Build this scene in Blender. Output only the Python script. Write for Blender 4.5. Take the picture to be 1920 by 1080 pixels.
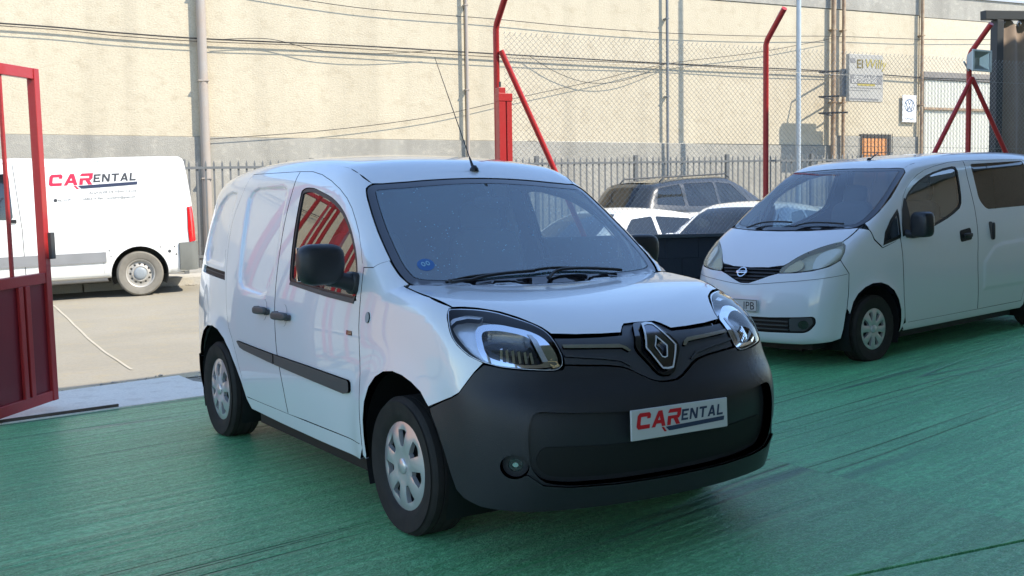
import bpy, bmesh, math, random
import numpy as np
from mathutils import Vector, Matrix
from mathutils.geometry import delaunay_2d_cdt
for o in list(bpy.data.objects): bpy.data.objects.remove(o)
scene = bpy.context.scene
COL = scene.collection
# ---------------------------------------------------------------- camera
# world: X along the far wall (to the right), Y away from the camera towards the wall, Z up; camera stands at X = Y = 0
PHI, PITCH, ROLL = math.atan2(1, .43), -.0698105, -.0150658
d = Vector((math.cos(PITCH)*math.cos(PHI), math.cos(PITCH)*math.sin(PHI), math.sin(PITCH)))
r = d.cross(Vector((0, 0, 1))).normalized(); u = r.cross(d)
r2 = r*math.cos(ROLL)+u*math.sin(ROLL); u2 = -r*math.sin(ROLL)+u*math.cos(ROLL)
cam = bpy.data.cameras.new('camera'); cam_ob = bpy.data.objects.new('camera', cam); COL.objects.link(cam_ob)
cam_ob.matrix_world = Matrix(((r2.x, u2.x, -d.x, 0), (r2.y, u2.y, -d.y, 0), (r2.z, u2.z, -d.z, 1.44509), (0, 0, 0, 1)))
cam.sensor_width = 36; cam.lens = 2013.67/1920*36; cam.clip_start = .05; cam.clip_end = 600
scene.camera = cam_ob
# ---------------------------------------------------------------- sky, sun, exposure
SUN_H = Vector((.66, -.75)).normalized(); SUN_EL = math.radians(46)
world = bpy.data.worlds.new('World'); scene.world = world; world.use_nodes = True
nt = world.node_tree; nt.nodes.clear()
sky = nt.nodes.new('ShaderNodeTexSky'); sky.sky_type = 'NISHITA'; sky.sun_disc = False
sky.sun_elevation = SUN_EL; sky.sun_rotation = math.atan2(SUN_H.x, SUN_H.y); sky.air_density = 1.0; sky.dust_density = .05; sky.ozone_density = 2.0
bg = nt.nodes.new('ShaderNodeBackground'); bg.inputs['Strength'].default_value = .15
wo = nt.nodes.new('ShaderNodeOutputWorld'); nt.links.new(sky.outputs[0], bg.inputs[0]); nt.links.new(bg.outputs[0], wo.inputs[0])
sun = bpy.data.lights.new('sun', 'SUN'); sun.energy = 2.8; sun.angle = math.radians(.53); sun.color = (1, .92, .79)
sun_ob = bpy.data.objects.new('sun', sun); COL.objects.link(sun_ob)
sd = Vector((SUN_H.x*math.cos(SUN_EL), SUN_H.y*math.cos(SUN_EL), math.sin(SUN_EL)))
sun_ob.rotation_euler = sd.to_track_quat('Z', 'Y').to_euler(); sun_ob.location = (0, -5, 30)
scene.view_settings.view_transform = 'Standard'; scene.view_settings.look = 'None'
scene.view_settings.gamma = 1; scene.view_settings.use_curve_mapping = False
scene.view_settings.exposure = 1.45
# ---------------------------------------------------------------- surface core (numpy)
class Spl:
    """natural cubic spline through (t, v) points, linear outside"""
    def __init__(s, pts):
        a = np.array(sorted(pts), float); s.x = a[:, 0]; s.y = a[:, 1]
        n = len(a); h = np.diff(s.x); A = np.eye(n); b = np.zeros(n)
        for i in range(1, n-1):
            A[i, i-1] = h[i-1]; A[i, i] = 2*(h[i-1]+h[i]); A[i, i+1] = h[i]
            b[i] = 6*((s.y[i+1]-s.y[i])/h[i]-(s.y[i]-s.y[i-1])/h[i-1])
        s.m = np.linalg.solve(A, b); s.h = h
        s.d0 = (s.y[1]-s.y[0])/h[0]-h[0]*s.m[1]/6
        s.d1 = (s.y[-1]-s.y[-2])/h[-1]+h[-1]*s.m[-2]/6
    def __call__(s, t):
        t = np.asarray(t, float); i = np.clip(np.searchsorted(s.x, t)-1, 0, len(s.x)-2)
        tc = np.clip(t, s.x[0], s.x[-1])
        h = s.h[i]; a = (s.x[i+1]-tc)/h; b = (tc-s.x[i])/h
        v = a*s.y[i]+b*s.y[i+1]+((a**3-a)*s.m[i]+(b**3-b)*s.m[i+1])*h*h/6
        return v+np.minimum(t-s.x[0], 0)*s.d0+np.maximum(t-s.x[-1], 0)*s.d1
def smax(a, b, k):
    h = np.maximum(k-np.abs(a-b), 0)/k
    return np.maximum(a, b)+h*h*k*.25
def smin(a, b, k): return -smax(-a, -b, k)
def sstep(t, a, b):
    q = np.clip((t-a)/(b-a), 0, 1); return q*q*(3-2*q)
def poly_sd(px, pz, poly):
    """signed distance (negative inside) to a closed polygon"""
    a = np.asarray(poly, float); d = np.full(px.shape, 1e9); ins = np.zeros(px.shape, bool); n = len(a)
    for i in range(n):
        x0, z0 = a[i]; x1, z1 = a[(i+1) % n]; ex, ez = x1-x0, z1-z0
        t = np.clip(((px-x0)*ex+(pz-z0)*ez)/(ex*ex+ez*ez+1e-12), 0, 1)
        d = np.minimum(d, np.hypot(px-x0-t*ex, pz-z0-t*ez))
        c = ((z0 > pz) != (z1 > pz))
        with np.errstate(divide='ignore', invalid='ignore'):
            ins ^= c & (px < (pz-z0)/(z1-z0+1e-15)*ex+x0)
    return np.where(ins, -d, d)
class Body:
    """a car body as one implicit surface F = 0: side, top, front, rear and floor blended together"""
    def __init__(s, **k):
        s.__dict__.update(k)
        for n in ('sec', 'plan', 'front', 'fplan', 'rear', 'rplan', 'hood', 'roof', 'kside'): setattr(s, n, Spl(getattr(s, n)))
        s.uc = s.yc+s.rho*math.pi/2                       # u where the side starts
        s.ur = s.uc+(s.xf-s.xr)                           # u where the rear corner starts
    def top(s, x, y):
        y2 = y*y; b = s.ws
        ws = b['z']+(b['x']-x-b['a']*y2)*b['s']-b['b']*y2
        rf = s.roof(x)-s.rc*y2-s.rc4*y2*y2
        cab = smin(ws, rf, s.kr)
        hd = s.hood(x+s.ha*y2)-s.hb*y2-s.hc*y2*y2-np.maximum(-.3-x, 0)*4
        return np.maximum(cab, hd)
    def half(s, x, y, z):
        w = s.sec(z)+s.plan(x)
        for f in s.disp: w = w+f(x, y, z)
        return w
    def xfront(s, y, z):
        v = s.front(z)+s.fplan(y)
        for f in s.fdisp: v = v+f(y, z)
        return v
    def F(s, P):
        x, yy, z = P[:, 0], P[:, 1], P[:, 2]; y = np.abs(yy)
        g1 = y-s.half(x, yy, z)
        g2 = z-s.top(x, np.minimum(y, 1.2))
        g = smax(g1, g2, np.clip(s.kside(x), .03, .4))
        g = smax(g, x-s.xfront(y, z), s.kf)
        g = smax(g, s.rear(z)-s.rplan(y)-x, s.krear)
        return smax(g, s.zb-z, s.kb)
    def N(s, P, e=.004):
        g = np.stack([s.F(P+np.eye(3)[i]*e)-s.F(P-np.eye(3)[i]*e) for i in range(3)], 1)
        return g/np.maximum(np.linalg.norm(g, axis=1, keepdims=True), 1e-9)
    # --- projections: 2-D panel coordinates -> rays
    def rays(s, mode, q):
        q = np.asarray(q, float); n = len(q)
        if mode == 'top':
            o = np.stack([q[:, 0], q[:, 1], np.full(n, .45)], 1); d = np.tile([0., 0, 1], (n, 1)); return o, d, 1.9
        u = np.abs(q[:, 0]); sg = np.where(q[:, 0] < 0, -1., 1.)
        cx = np.where(u < s.uc, s.xf, np.where(u < s.ur, s.xf-(u-s.uc), s.xr))
        th1 = np.clip((u-s.yc)/s.rho, 0, math.pi/2); th2 = np.clip((u-s.ur)/s.rho, 0, math.pi/2)
        th = th1+th2
        cy = np.where(u < s.yc, u, np.where(u > s.ur+s.rho*math.pi/2, s.yc-(u-s.ur-s.rho*math.pi/2), s.yc))
        o = np.stack([cx, -sg*cy, q[:, 1]], 1)
        d = np.stack([np.cos(th), -sg*np.sin(th), 0*th], 1)
        return o, d, 1.6
    def cast(s, mode, q):
        o, d, T = s.rays(mode, q); n = len(o)
        ts = np.linspace(T, 0, 90); lo = np.zeros(n); hi = np.full(n, T); done = np.zeros(n, bool)
        best = np.full(n, 1e9); bt = np.zeros(n)
        for i, t in enumerate(ts):
            f = s.F(o+d*t); m = (f < 0) & ~done
            lo[m] = t; hi[m] = ts[max(i-1, 0)]; done |= m
            b = f < best; best[b] = f[b]; bt[b] = t
            if done.all(): break
        for _ in range(22):
            m = .5*(lo+hi); f = s.F(o+d*m[:, None]); i = f < 0
            lo = np.where(i, m, lo); hi = np.where(i, hi, m)
        t = np.where(done, .5*(lo+hi), bt)
        return o+d*t[:, None]
    def to2d(s, mode, P):
        P = np.asarray(P, float)
        if mode == 'top': return P[:, :2].copy()
        x = P[:, 0]; y = np.abs(P[:, 1]); sg = np.where(P[:, 1] <= 0, 1., -1.)
        th = np.arctan2(y-s.yc, x-s.xf)
        u = np.where((x > s.xf) & (y < s.yc), y, np.where(x > s.xf, s.yc+s.rho*np.clip(th, 0, math.pi/2), s.uc+s.xf-x))
        thr = np.arctan2(s.xr-x, y-s.yc)
        u = np.where((x < s.xr) & (y > s.yc), s.ur+s.rho*np.clip(thr, 0, math.pi/2), u)
        u = np.where((x < s.xr) & (y <= s.yc), s.ur+s.rho*math.pi/2+s.yc-y, u)
        return np.stack([u*sg, P[:, 2]], 1)
    def hit(s, o, D):
        """first hit of free rays o + D t"""
        o = np.broadcast_to(o, D.shape); ts = np.linspace(2., 14, 700); n = len(D)
        lo = np.zeros(n); hi = np.zeros(n); done = np.zeros(n, bool)
        for i, t in enumerate(ts):
            m = (s.F(o+D*t) < 0) & ~done
            hi[m] = t; lo[m] = ts[max(i-1, 0)]; done |= m
        for _ in range(25):
            m = .5*(lo+hi); i = s.F(o+D*m[:, None]) < 0
            hi = np.where(i, m, hi); lo = np.where(i, lo, m)
        return o+D*hi[:, None], done

def arch_disp(xc, zc, r, amp, w):
    """wheel-arch flare: a soft raised lip round the arch"""
    def f(x, y, z):
        d = np.hypot(x-xc, z-zc)-r
        return amp*np.exp(-(np.maximum(d, 0)/w)**2)*sstep(z, .12, .3)
    return f
def emboss(poly, depth, w, side=0):
    """pressed-in panel: depth below the surface inside poly, edge width w"""
    P = np.array(poly); x0, z0 = P.min(0)-.1; x1, z1 = P.max(0)+.1
    def f(x, y, z):
        o = np.zeros(np.shape(x)); m = (x > x0) & (x < x1) & (z > z0) & (z < z1)
        if m.any(): o[m] = -depth*sstep(-poly_sd(x[m], z[m], P), -w/2, w/2)
        return o
    return f
def smooth_loop(pts, n=8, closed=True):
    """Catmull-Rom through the points (centripetal-free, fine for dense outlines)"""
    p = np.array(pts, float); N = len(p); o = []
    for i in range(N if closed else N-1):
        if closed: a, b, c, d = p[i-1], p[i], p[(i+1) % N], p[(i+2) % N]
        else: a, b, c, d = p[max(i-1, 0)], p[i], p[i+1], p[min(i+2, N-1)]
        for k in range(n):
            t = k/n; o.append(.5*((2*b)+(c-a)*t+(2*a-5*b+4*c-d)*t*t+(3*b-a-3*c+d)*t**3))
    if not closed: o.append(p[-1])
    return np.array(o)
def resample(pts, step, closed=True):
    p = np.array(pts, float)
    if closed: p = np.vstack([p, p[:1]])
    o = []
    for a, b in zip(p[:-1], p[1:]):
        n = max(1, int(math.ceil(np.linalg.norm(b-a)/step)))
        for k in range(n): o.append(a+(b-a)*k/n)
    if not closed: o.append(p[-1])
    return np.array(o)
def area2(p): return .5*np.sum(p[:, 0]*np.roll(p[:, 1], -1)-np.roll(p[:, 0], -1)*p[:, 1])
def inset(pts, g):
    """move a closed outline inwards by g"""
    p = np.array(pts, float)
    if area2(p) < 0: p = p[::-1]
    keep = np.linalg.norm(p-np.roll(p, 1, 0), axis=1) > 1e-5; p = p[keep]
    e = np.roll(p, -1, 0)-p; e /= np.maximum(np.linalg.norm(e, axis=1, keepdims=True), 1e-9)
    nrm = np.stack([-e[:, 1], e[:, 0]], 1); m = nrm+np.roll(nrm, 1, 0)
    l = np.maximum(np.linalg.norm(m, axis=1, keepdims=True), .35)
    m = m/np.maximum(np.linalg.norm(m, axis=1, keepdims=True), 1e-9)
    c = np.clip(np.sum(m*nrm, 1, keepdims=True), .5, 1)
    return p+m*g/c
def round_poly(pts, r, n=5):
    """polygon with each corner rounded; r a number or one per corner"""
    p = np.array(pts, float); N = len(p); o = []
    rr = [r]*N if np.isscalar(r) else r
    for i in range(N):
        a, b, c = p[i-1], p[i], p[(i+1) % N]; u = a-b; v = c-b; lu = np.linalg.norm(u); lv = np.linalg.norm(v)
        q = min(rr[i], .45*lu, .45*lv)
        if q < 1e-4: o.append(b); continue
        s0 = b+u/lu*q; s1 = b+v/lv*q
        for k in range(n+1):
            t = k/n; o.append((1-t)**2*s0+2*t*(1-t)*b+t*t*s1)
    return np.array(o)
# ---------------------------------------------------------------- body surfaces
SD_EMB = [(-2.285,1.555),(-2.24,1.60),(-2.15,1.617),(-1.72,1.615),(-1.655,1.60),(-1.635,1.56),(-1.61,1.40),(-1.595,1.15),(-1.62,1.06),(-1.68,1.005),(-1.76,.992),(-2.10,1.015),(-2.165,1.05),(-2.185,1.11),(-2.24,1.38)]
QP_EMB = [(-2.56,1.595),(-2.69,1.607),(-2.82,1.585),(-2.95,1.525),(-3.02,1.43),(-3.06,1.32),(-3.06,1.22),(-3.0,1.155),(-2.53,1.135),(-2.545,1.25),(-2.58,1.42)]
KANGOO = Body(
    sec=[(.10,.800),(.22,.858),(.32,.878),(.5,.896),(.7,.902),(.9,.893),(1.08,.870),(1.25,.838),(1.4,.802),(1.55,.760),(1.7,.712),(1.85,.655)],
    plan=[(-3.45,-.125),(-3.1,-.055),(-2.7,-.015),(-2.2,-.002),(-1.5,0),(-.8,-.002),(-.3,-.008),(0,-.014),(.3,-.028),(.55,-.06),(.8,-.12)],
    front=[(.12,.74),(.22,.815),(.32,.85),(.45,.868),(.56,.872),(.64,.862),(.70,.838),(.75,.805),(.82,.775),(.90,.735),(.97,.66),(1.05,.52)],
    fplan=[(0,0),(.2,-.006),(.35,-.022),(.5,-.05),(.64,-.092),(.74,-.145),(.82,-.21),(.9,-.31),(1.0,-.48)],
    rear=[(.2,-3.37),(.5,-3.40),(.8,-3.40),(1.1,-3.37),(1.4,-3.30),(1.65,-3.24),(1.8,-3.16)],
    rplan=[(0,0),(.5,-.01),(.75,-.04),(.95,-.09)],
    hood=[(-.5,1.165),(-.2,1.13),(0,1.103),(.2,1.078),(.4,1.040),(.55,.998),(.68,.95),(.8,.885),(.95,.78)],
    ha=.05, hb=-.03, hc=.03,
    ws=dict(x=.02, z=1.085, s=.77, a=.17, b=.0), kr=.10,
    roof=[(-.3,1.58),(-.6,1.665),(-.9,1.735),(-1.2,1.778),(-1.6,1.805),(-2.0,1.812),(-2.5,1.80),(-3.0,1.765),(-3.4,1.72)],
    rc=.075, rc4=.05,
    kside=[(-3.4,.14),(-2,.13),(-1,.13),(-.5,.10),(0,.075),(.3,.08),(.8,.10)],
    kf=.12, krear=.16, kb=.05, zb=.18,
    disp=[arch_disp(.0,.33,.39,.016,.09), arch_disp(-2.66,.33,.40,.020,.08), emboss(SD_EMB,.018,.026), emboss(QP_EMB,.018,.026)], fdisp=[],
    xf=.30, xr=-3.0, yc=.42, rho=.45)
NV_EMB = [(-1.76,.50),(-1.76,.76),(-1.95,.90),(-2.10,.925),(-2.84,.95),(-2.84,.86),(-2.6,.50)]
NVAN = Body(
    sec=[(.12,.74),(.22,.795),(.32,.818),(.5,.838),(.8,.847),(1.0,.840),(1.2,.812),(1.4,.768),(1.6,.715),(1.75,.668),(1.88,.61)],
    plan=[(-3.6,-.06),(-3.1,-.015),(-2,0),(-1,0),(-.3,-.005),(0,-.015),(.3,-.045),(.6,-.10),(.85,-.18)],
    front=[(.14,.72),(.22,.79),(.35,.825),(.5,.83),(.66,.81),(.78,.775),(.88,.735),(.98,.66),(1.08,.54)],
    fplan=[(0,0),(.2,-.008),(.35,-.028),(.5,-.065),(.62,-.115),(.72,-.18),(.8,-.26),(.9,-.40)],
    rear=[(.2,-3.53),(.5,-3.57),(1.0,-3.57),(1.4,-3.53),(1.85,-3.45)],
    rplan=[(0,0),(.5,-.01),(.75,-.05),(.9,-.1)],
    hood=[(-.4,1.35),(-.1,1.285),(.1,1.232),(.25,1.182),(.4,1.115),(.55,1.025),(.68,.925),(.8,.815),(.95,.66)],
    ha=.08, hb=.0, hc=.06,
    ws=dict(x=.33, z=1.13, s=.63, a=.22, b=.0), kr=.10,
    roof=[(-.3,1.66),(-.6,1.745),(-.9,1.80),(-1.4,1.845),(-2.0,1.86),(-2.8,1.85),(-3.5,1.80)],
    rc=.06, rc4=.05,
    kside=[(-3.4,.12),(-1,.11),(-.5,.10),(0,.09),(.3,.09),(.8,.10)],
    kf=.12, krear=.12, kb=.05, zb=.21,
    disp=[arch_disp(0,.30,.36,.012,.07), arch_disp(-2.96,.30,.36,.012,.07), emboss(NV_EMB,-.010,.05)], fdisp=[],
    xf=.25, xr=-3.1, yc=.40, rho=.45)

MASTER = Body(
    sec=[(.25,.93),(.45,.985),(.7,1.005),(1.1,1.010),(1.5,.995),(1.9,.955),(2.2,.90),(2.4,.84)],
    plan=[(-4.3,-.05),(-3.9,-.01),(-3,0),(0,0),(.5,-.06),(.9,-.2)],
    front=[(.3,.80),(.6,.85),(1.0,.80),(1.2,.6)], fplan=[(0,0),(.5,-.06),(.9,-.3)],
    rear=[(.3,-4.10),(.8,-4.11),(1.4,-4.09),(2.0,-4.02),(2.3,-3.97)], rplan=[(0,0),(.6,-.01),(.9,-.05),(1.1,-.1)],
    hood=[(-.3,1.35),(0,1.25),(.4,1.1),(.8,.9)], ha=.1, hb=0, hc=0,
    ws=dict(x=.0, z=1.30, s=1.0, a=.2, b=0), kr=.15, roof=[(-.5,2.0),(-1,2.18),(-2,2.21),(-3,2.21),(-4,2.20)], rc=.03, rc4=.02,
    kside=[(-4,.10),(0,.12),(.8,.16)], kf=.15, krear=.09, kb=.05, zb=.30,
    disp=[arch_disp(-3.182,.36,.42,.008,.05)], fdisp=[], xf=.2, xr=-3.75, yc=.5, rho=.45)
def small_car(L, wb, fo, hw, H, belt, wsx, tail=.45):
    """body of a hatchback or estate; x = 0 at the front axle"""
    r = -(L-fo); k = hw/.86
    return Body(sec=[(.12,.77*k),(.25,.825*k),(.45,.855*k),(.65,.86*k),(belt-.1,.85*k),(belt,.825*k),(belt+.15,.765*k),(H-.2,.67*k),(H-.05,.60*k),(H+.08,.54*k)],
        plan=[(r-.1,-.13),(r+.3,-.05),(r+.9,-.005),(-1,0),(0,-.01),(.4,-.06),(fo,-.2)],
        front=[(.15,fo-.08),(.3,fo-.01),(.45,fo),(.6,fo-.03),(.75,fo-.13),(.9,fo-.3)], fplan=[(0,0),(.4,-.05),(.65,-.16),(.85,-.38)],
        rear=[(.2,r+.06),(.45,r),(.75,r+.02),(belt,r+.08),(belt+.2,r+.08+tail*.4),(H-.12,r+.08+tail),(H,r+.15+tail)], rplan=[(0,0),(.4,-.02),(.65,-.09),(.85,-.2)],
        hood=[(-.5,belt+.06),(-.1,belt+.03),(.2,belt-.02),(.5,belt-.10),(fo-.1,belt-.24)], ha=.08, hb=.0, hc=.06,
        ws=dict(x=wsx, z=belt+.02, s=.60, a=.22, b=0), kr=.12,
        roof=[(wsx-.7,H-.07),(wsx-1.1,H-.01),(wsx-1.6,H),(r+1.2,H-.03),(r+.5,H-.12)], rc=.10, rc4=.08,
        kside=[(r,.12),(-1,.10),(0,.09),(fo,.1)], kf=.12, krear=.12, kb=.05, zb=.18,
        disp=[arch_disp(0,.31,.36,.012,.07), arch_disp(-wb,.31,.36,.012,.07)], fdisp=[], xf=fo-.5, xr=r+.5, yc=.42, rho=.4)
# ---------------------------------------------------------------- materials
MATS = {}
def mat(name, col, rough=.5, metal=0., coat=0., coat_rough=.03, spec=.5, var=0., vscale=6., bump=0., bscale=60., detail=4., stretch=None, trans=0., ior=1.45, alpha=1., dirt=None, emit=None, sheen=0., rvar=0.):
    if name in MATS: return MATS[name]
    m = bpy.data.materials.new(name); m.use_nodes = True; t = m.node_tree; n = t.nodes; L = t.links
    b = n['Principled BSDF']; b.inputs['Roughness'].default_value = rough; b.inputs['Metallic'].default_value = metal
    b.inputs['Base Color'].default_value = (*col, 1); b.inputs['Coat Weight'].default_value = coat; b.inputs['Coat Roughness'].default_value = coat_rough
    b.inputs['Specular IOR Level'].default_value = spec; b.inputs['Transmission Weight'].default_value = trans; b.inputs['IOR'].default_value = ior
    if sheen: b.inputs['Sheen Weight'].default_value = sheen; b.inputs['Sheen Roughness'].default_value = .4
    if emit: b.inputs['Emission Color'].default_value = (*emit[0], 1); b.inputs['Emission Strength'].default_value = emit[1]
    tc = n.new('ShaderNodeTexCoord'); mp = n.new('ShaderNodeMapping'); L.new(tc.outputs['Object'], mp.inputs[0])
    if stretch: mp.inputs['Scale'].default_value = stretch
    if var > 0 or rvar > 0:
        nz = n.new('ShaderNodeTexNoise'); nz.inputs['Scale'].default_value = vscale; nz.inputs['Detail'].default_value = detail; L.new(mp.outputs[0], nz.inputs['Vector'])
        if var > 0:
            mx = n.new('ShaderNodeMix'); mx.data_type = 'RGBA'; L.new(nz.outputs[0], mx.inputs[0])
            mx.inputs[6].default_value = (*[c*(1-var) for c in col], 1)
            mx.inputs[7].default_value = (*([min(1, c*(1+var)) for c in col] if dirt is None else dirt), 1)
            L.new(mx.outputs[2], b.inputs['Base Color'])
        if rvar > 0:
            mr = n.new('ShaderNodeMapRange'); mr.inputs[3].default_value = max(0, rough-rvar); mr.inputs[4].default_value = min(1, rough+rvar)
            mr.inputs[1].default_value = .3; mr.inputs[2].default_value = .7
            L.new(nz.outputs[0], mr.inputs[0]); L.new(mr.outputs[0], b.inputs['Roughness'])
    if bump > 0:
        nb = n.new('ShaderNodeTexNoise'); nb.inputs['Scale'].default_value = bscale; nb.inputs['Detail'].default_value = 3; L.new(mp.outputs[0], nb.inputs['Vector'])
        bp = n.new('ShaderNodeBump'); bp.inputs['Strength'].default_value = 1; bp.inputs['Distance'].default_value = bump
        L.new(nb.outputs[0], bp.inputs['Height']); L.new(bp.outputs[0], b.inputs['Normal'])
    MATS[name] = m; return m
def glass_mat(name, tint, ior=1.55, film=0., drops=False, rough=.0, filmcol=(.5, .55, .6)):
    """thin pane: tinted see-through plus mirror reflection by Fresnel, and a film of dust that catches light, sky-tinted on the windscreen"""
    m = bpy.data.materials.new(name); m.use_nodes = True; t = m.node_tree; n = t.nodes; L = t.links; n.clear()
    out = n.new('ShaderNodeOutputMaterial'); tr = n.new('ShaderNodeBsdfTransparent'); tr.inputs[0].default_value = (*tint, 1)
    gl = n.new('ShaderNodeBsdfGlossy'); gl.inputs['Roughness'].default_value = rough; gl.inputs[0].default_value = (1, 1, 1, 1)
    # Schlick reflectance, the same from both sides of the pane
    ge = n.new('ShaderNodeNewGeometry'); dt = n.new('ShaderNodeVectorMath'); dt.operation = 'DOT_PRODUCT'; L.new(ge.outputs['Incoming'], dt.inputs[0]); L.new(ge.outputs['Normal'], dt.inputs[1])
    def mt(op, a, b):
        k = n.new('ShaderNodeMath'); k.operation = op; k.use_clamp = op in ('SUBTRACT', 'MULTIPLY_ADD')
        for i, v in enumerate((a, b)):
            if isinstance(v, (int, float)): k.inputs[i].default_value = v
            else: L.new(v, k.inputs[i])
        return k
    f0 = ((ior-1)/(ior+1))**2
    p5 = mt('POWER', mt('SUBTRACT', 1., mt('ABSOLUTE', dt.outputs['Value'], 0).outputs[0]).outputs[0], 5.)
    fr = mt('MULTIPLY', p5.outputs[0], 1-f0); fr = mt('ADD', fr.outputs[0], f0)
    mx = n.new('ShaderNodeMixShader'); L.new(fr.outputs[0], mx.inputs[0]); L.new(tr.outputs[0], mx.inputs[1]); L.new(gl.outputs[0], mx.inputs[2])
    last = mx.outputs[0]
    tc = n.new('ShaderNodeTexCoord')
    if film > 0:
        df = n.new('ShaderNodeBsdfDiffuse'); df.inputs[0].default_value = (*filmcol, 1)
        nz = n.new('ShaderNodeTexNoise'); nz.inputs['Scale'].default_value = 2.5; nz.inputs['Detail'].default_value = 6; L.new(tc.outputs['Object'], nz.inputs['Vector'])
        mr = n.new('ShaderNodeMapRange'); mr.inputs[1].default_value = .25; mr.inputs[2].default_value = .75; mr.inputs[3].default_value = film*.6; mr.inputs[4].default_value = film*1.3
        L.new(nz.outputs[0], mr.inputs[0]); fac = mr.outputs[0]
        if drops:
            vo = n.new('ShaderNodeTexVoronoi'); vo.inputs['Scale'].default_value = 48; L.new(tc.outputs['Object'], vo.inputs['Vector'])
            m2 = n.new('ShaderNodeMapRange'); m2.inputs[1].default_value = .11; m2.inputs[2].default_value = .18; m2.inputs[3].default_value = .75; m2.inputs[4].default_value = 0
            L.new(vo.outputs['Distance'], m2.inputs[0])
            n2 = n.new('ShaderNodeTexNoise'); n2.inputs['Scale'].default_value = 7; L.new(tc.outputs['Object'], n2.inputs['Vector'])
            m3 = n.new('ShaderNodeMapRange'); m3.inputs[1].default_value = .42; m3.inputs[2].default_value = .60; L.new(n2.outputs[0], m3.inputs[0])
            mu = n.new('ShaderNodeMath'); mu.operation = 'MULTIPLY'; L.new(m2.outputs[0], mu.inputs[0]); L.new(m3.outputs[0], mu.inputs[1])
            ad = n.new('ShaderNodeMath'); ad.operation = 'MAXIMUM'; L.new(mu.outputs[0], ad.inputs[0]); L.new(fac, ad.inputs[1]); fac = ad.outputs[0]
        m4 = n.new('ShaderNodeMixShader'); L.new(fac, m4.inputs[0]); L.new(last, m4.inputs[1]); L.new(df.outputs[0], m4.inputs[2]); last = m4.outputs[0]
    L.new(last, out.inputs[0]); MATS[name] = m; return m
# ---------------------------------------------------------------- objects
def link(o, parent=None):
    COL.objects.link(o)
    if parent is not None: o.parent = parent
    return o
def tag(o, label=None, cat=None, group=None, kind=None):
    if label: o['label'] = label
    if cat: o['category'] = cat
    if group: o['group'] = group
    if kind: o['kind'] = kind
    return o
def empty(name, loc=(0, 0, 0), rot=(0, 0, 0)):
    o = bpy.data.objects.new(name, None); o.location = loc; o.rotation_euler = rot; o.empty_display_size = .2; return link(o)
def mesh_obj(name, V, Fc, m, parent=None, smooth=False, normals=None, angle=None):
    me = bpy.data.meshes.new(name); me.from_pydata([tuple(map(float, v)) for v in V], [], [tuple(int(i) for i in f) for f in Fc]); me.materials.append(m)
    if smooth: me.polygons.foreach_set('use_smooth', [True]*len(me.polygons))
    if normals is not None: me.normals_split_custom_set_from_vertices([tuple(map(float, q)) for q in normals])
    me.update()
    if angle is not None: me.set_sharp_from_angle(angle=math.radians(angle))
    o = bpy.data.objects.new(name, me); return link(o, parent)
def bm_obj(name, bm, m, parent=None, smooth=False, angle=None):
    me = bpy.data.meshes.new(name); bm.to_mesh(me); bm.free(); me.materials.append(m)
    if smooth:
        me.polygons.foreach_set('use_smooth', [True]*len(me.polygons))
        if angle: me.set_sharp_from_angle(angle=math.radians(angle))
    o = bpy.data.objects.new(name, me); return link(o, parent)
def copy_obj(o, parent=None, loc=None):
    c = o.copy(); link(c, parent)
    if loc is not None: c.location = loc
    return c
def copy_tree(o, parent=None):
    c = o.copy(); link(c, parent)
    for ch in o.children: copy_tree(ch, c)
    return c
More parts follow.
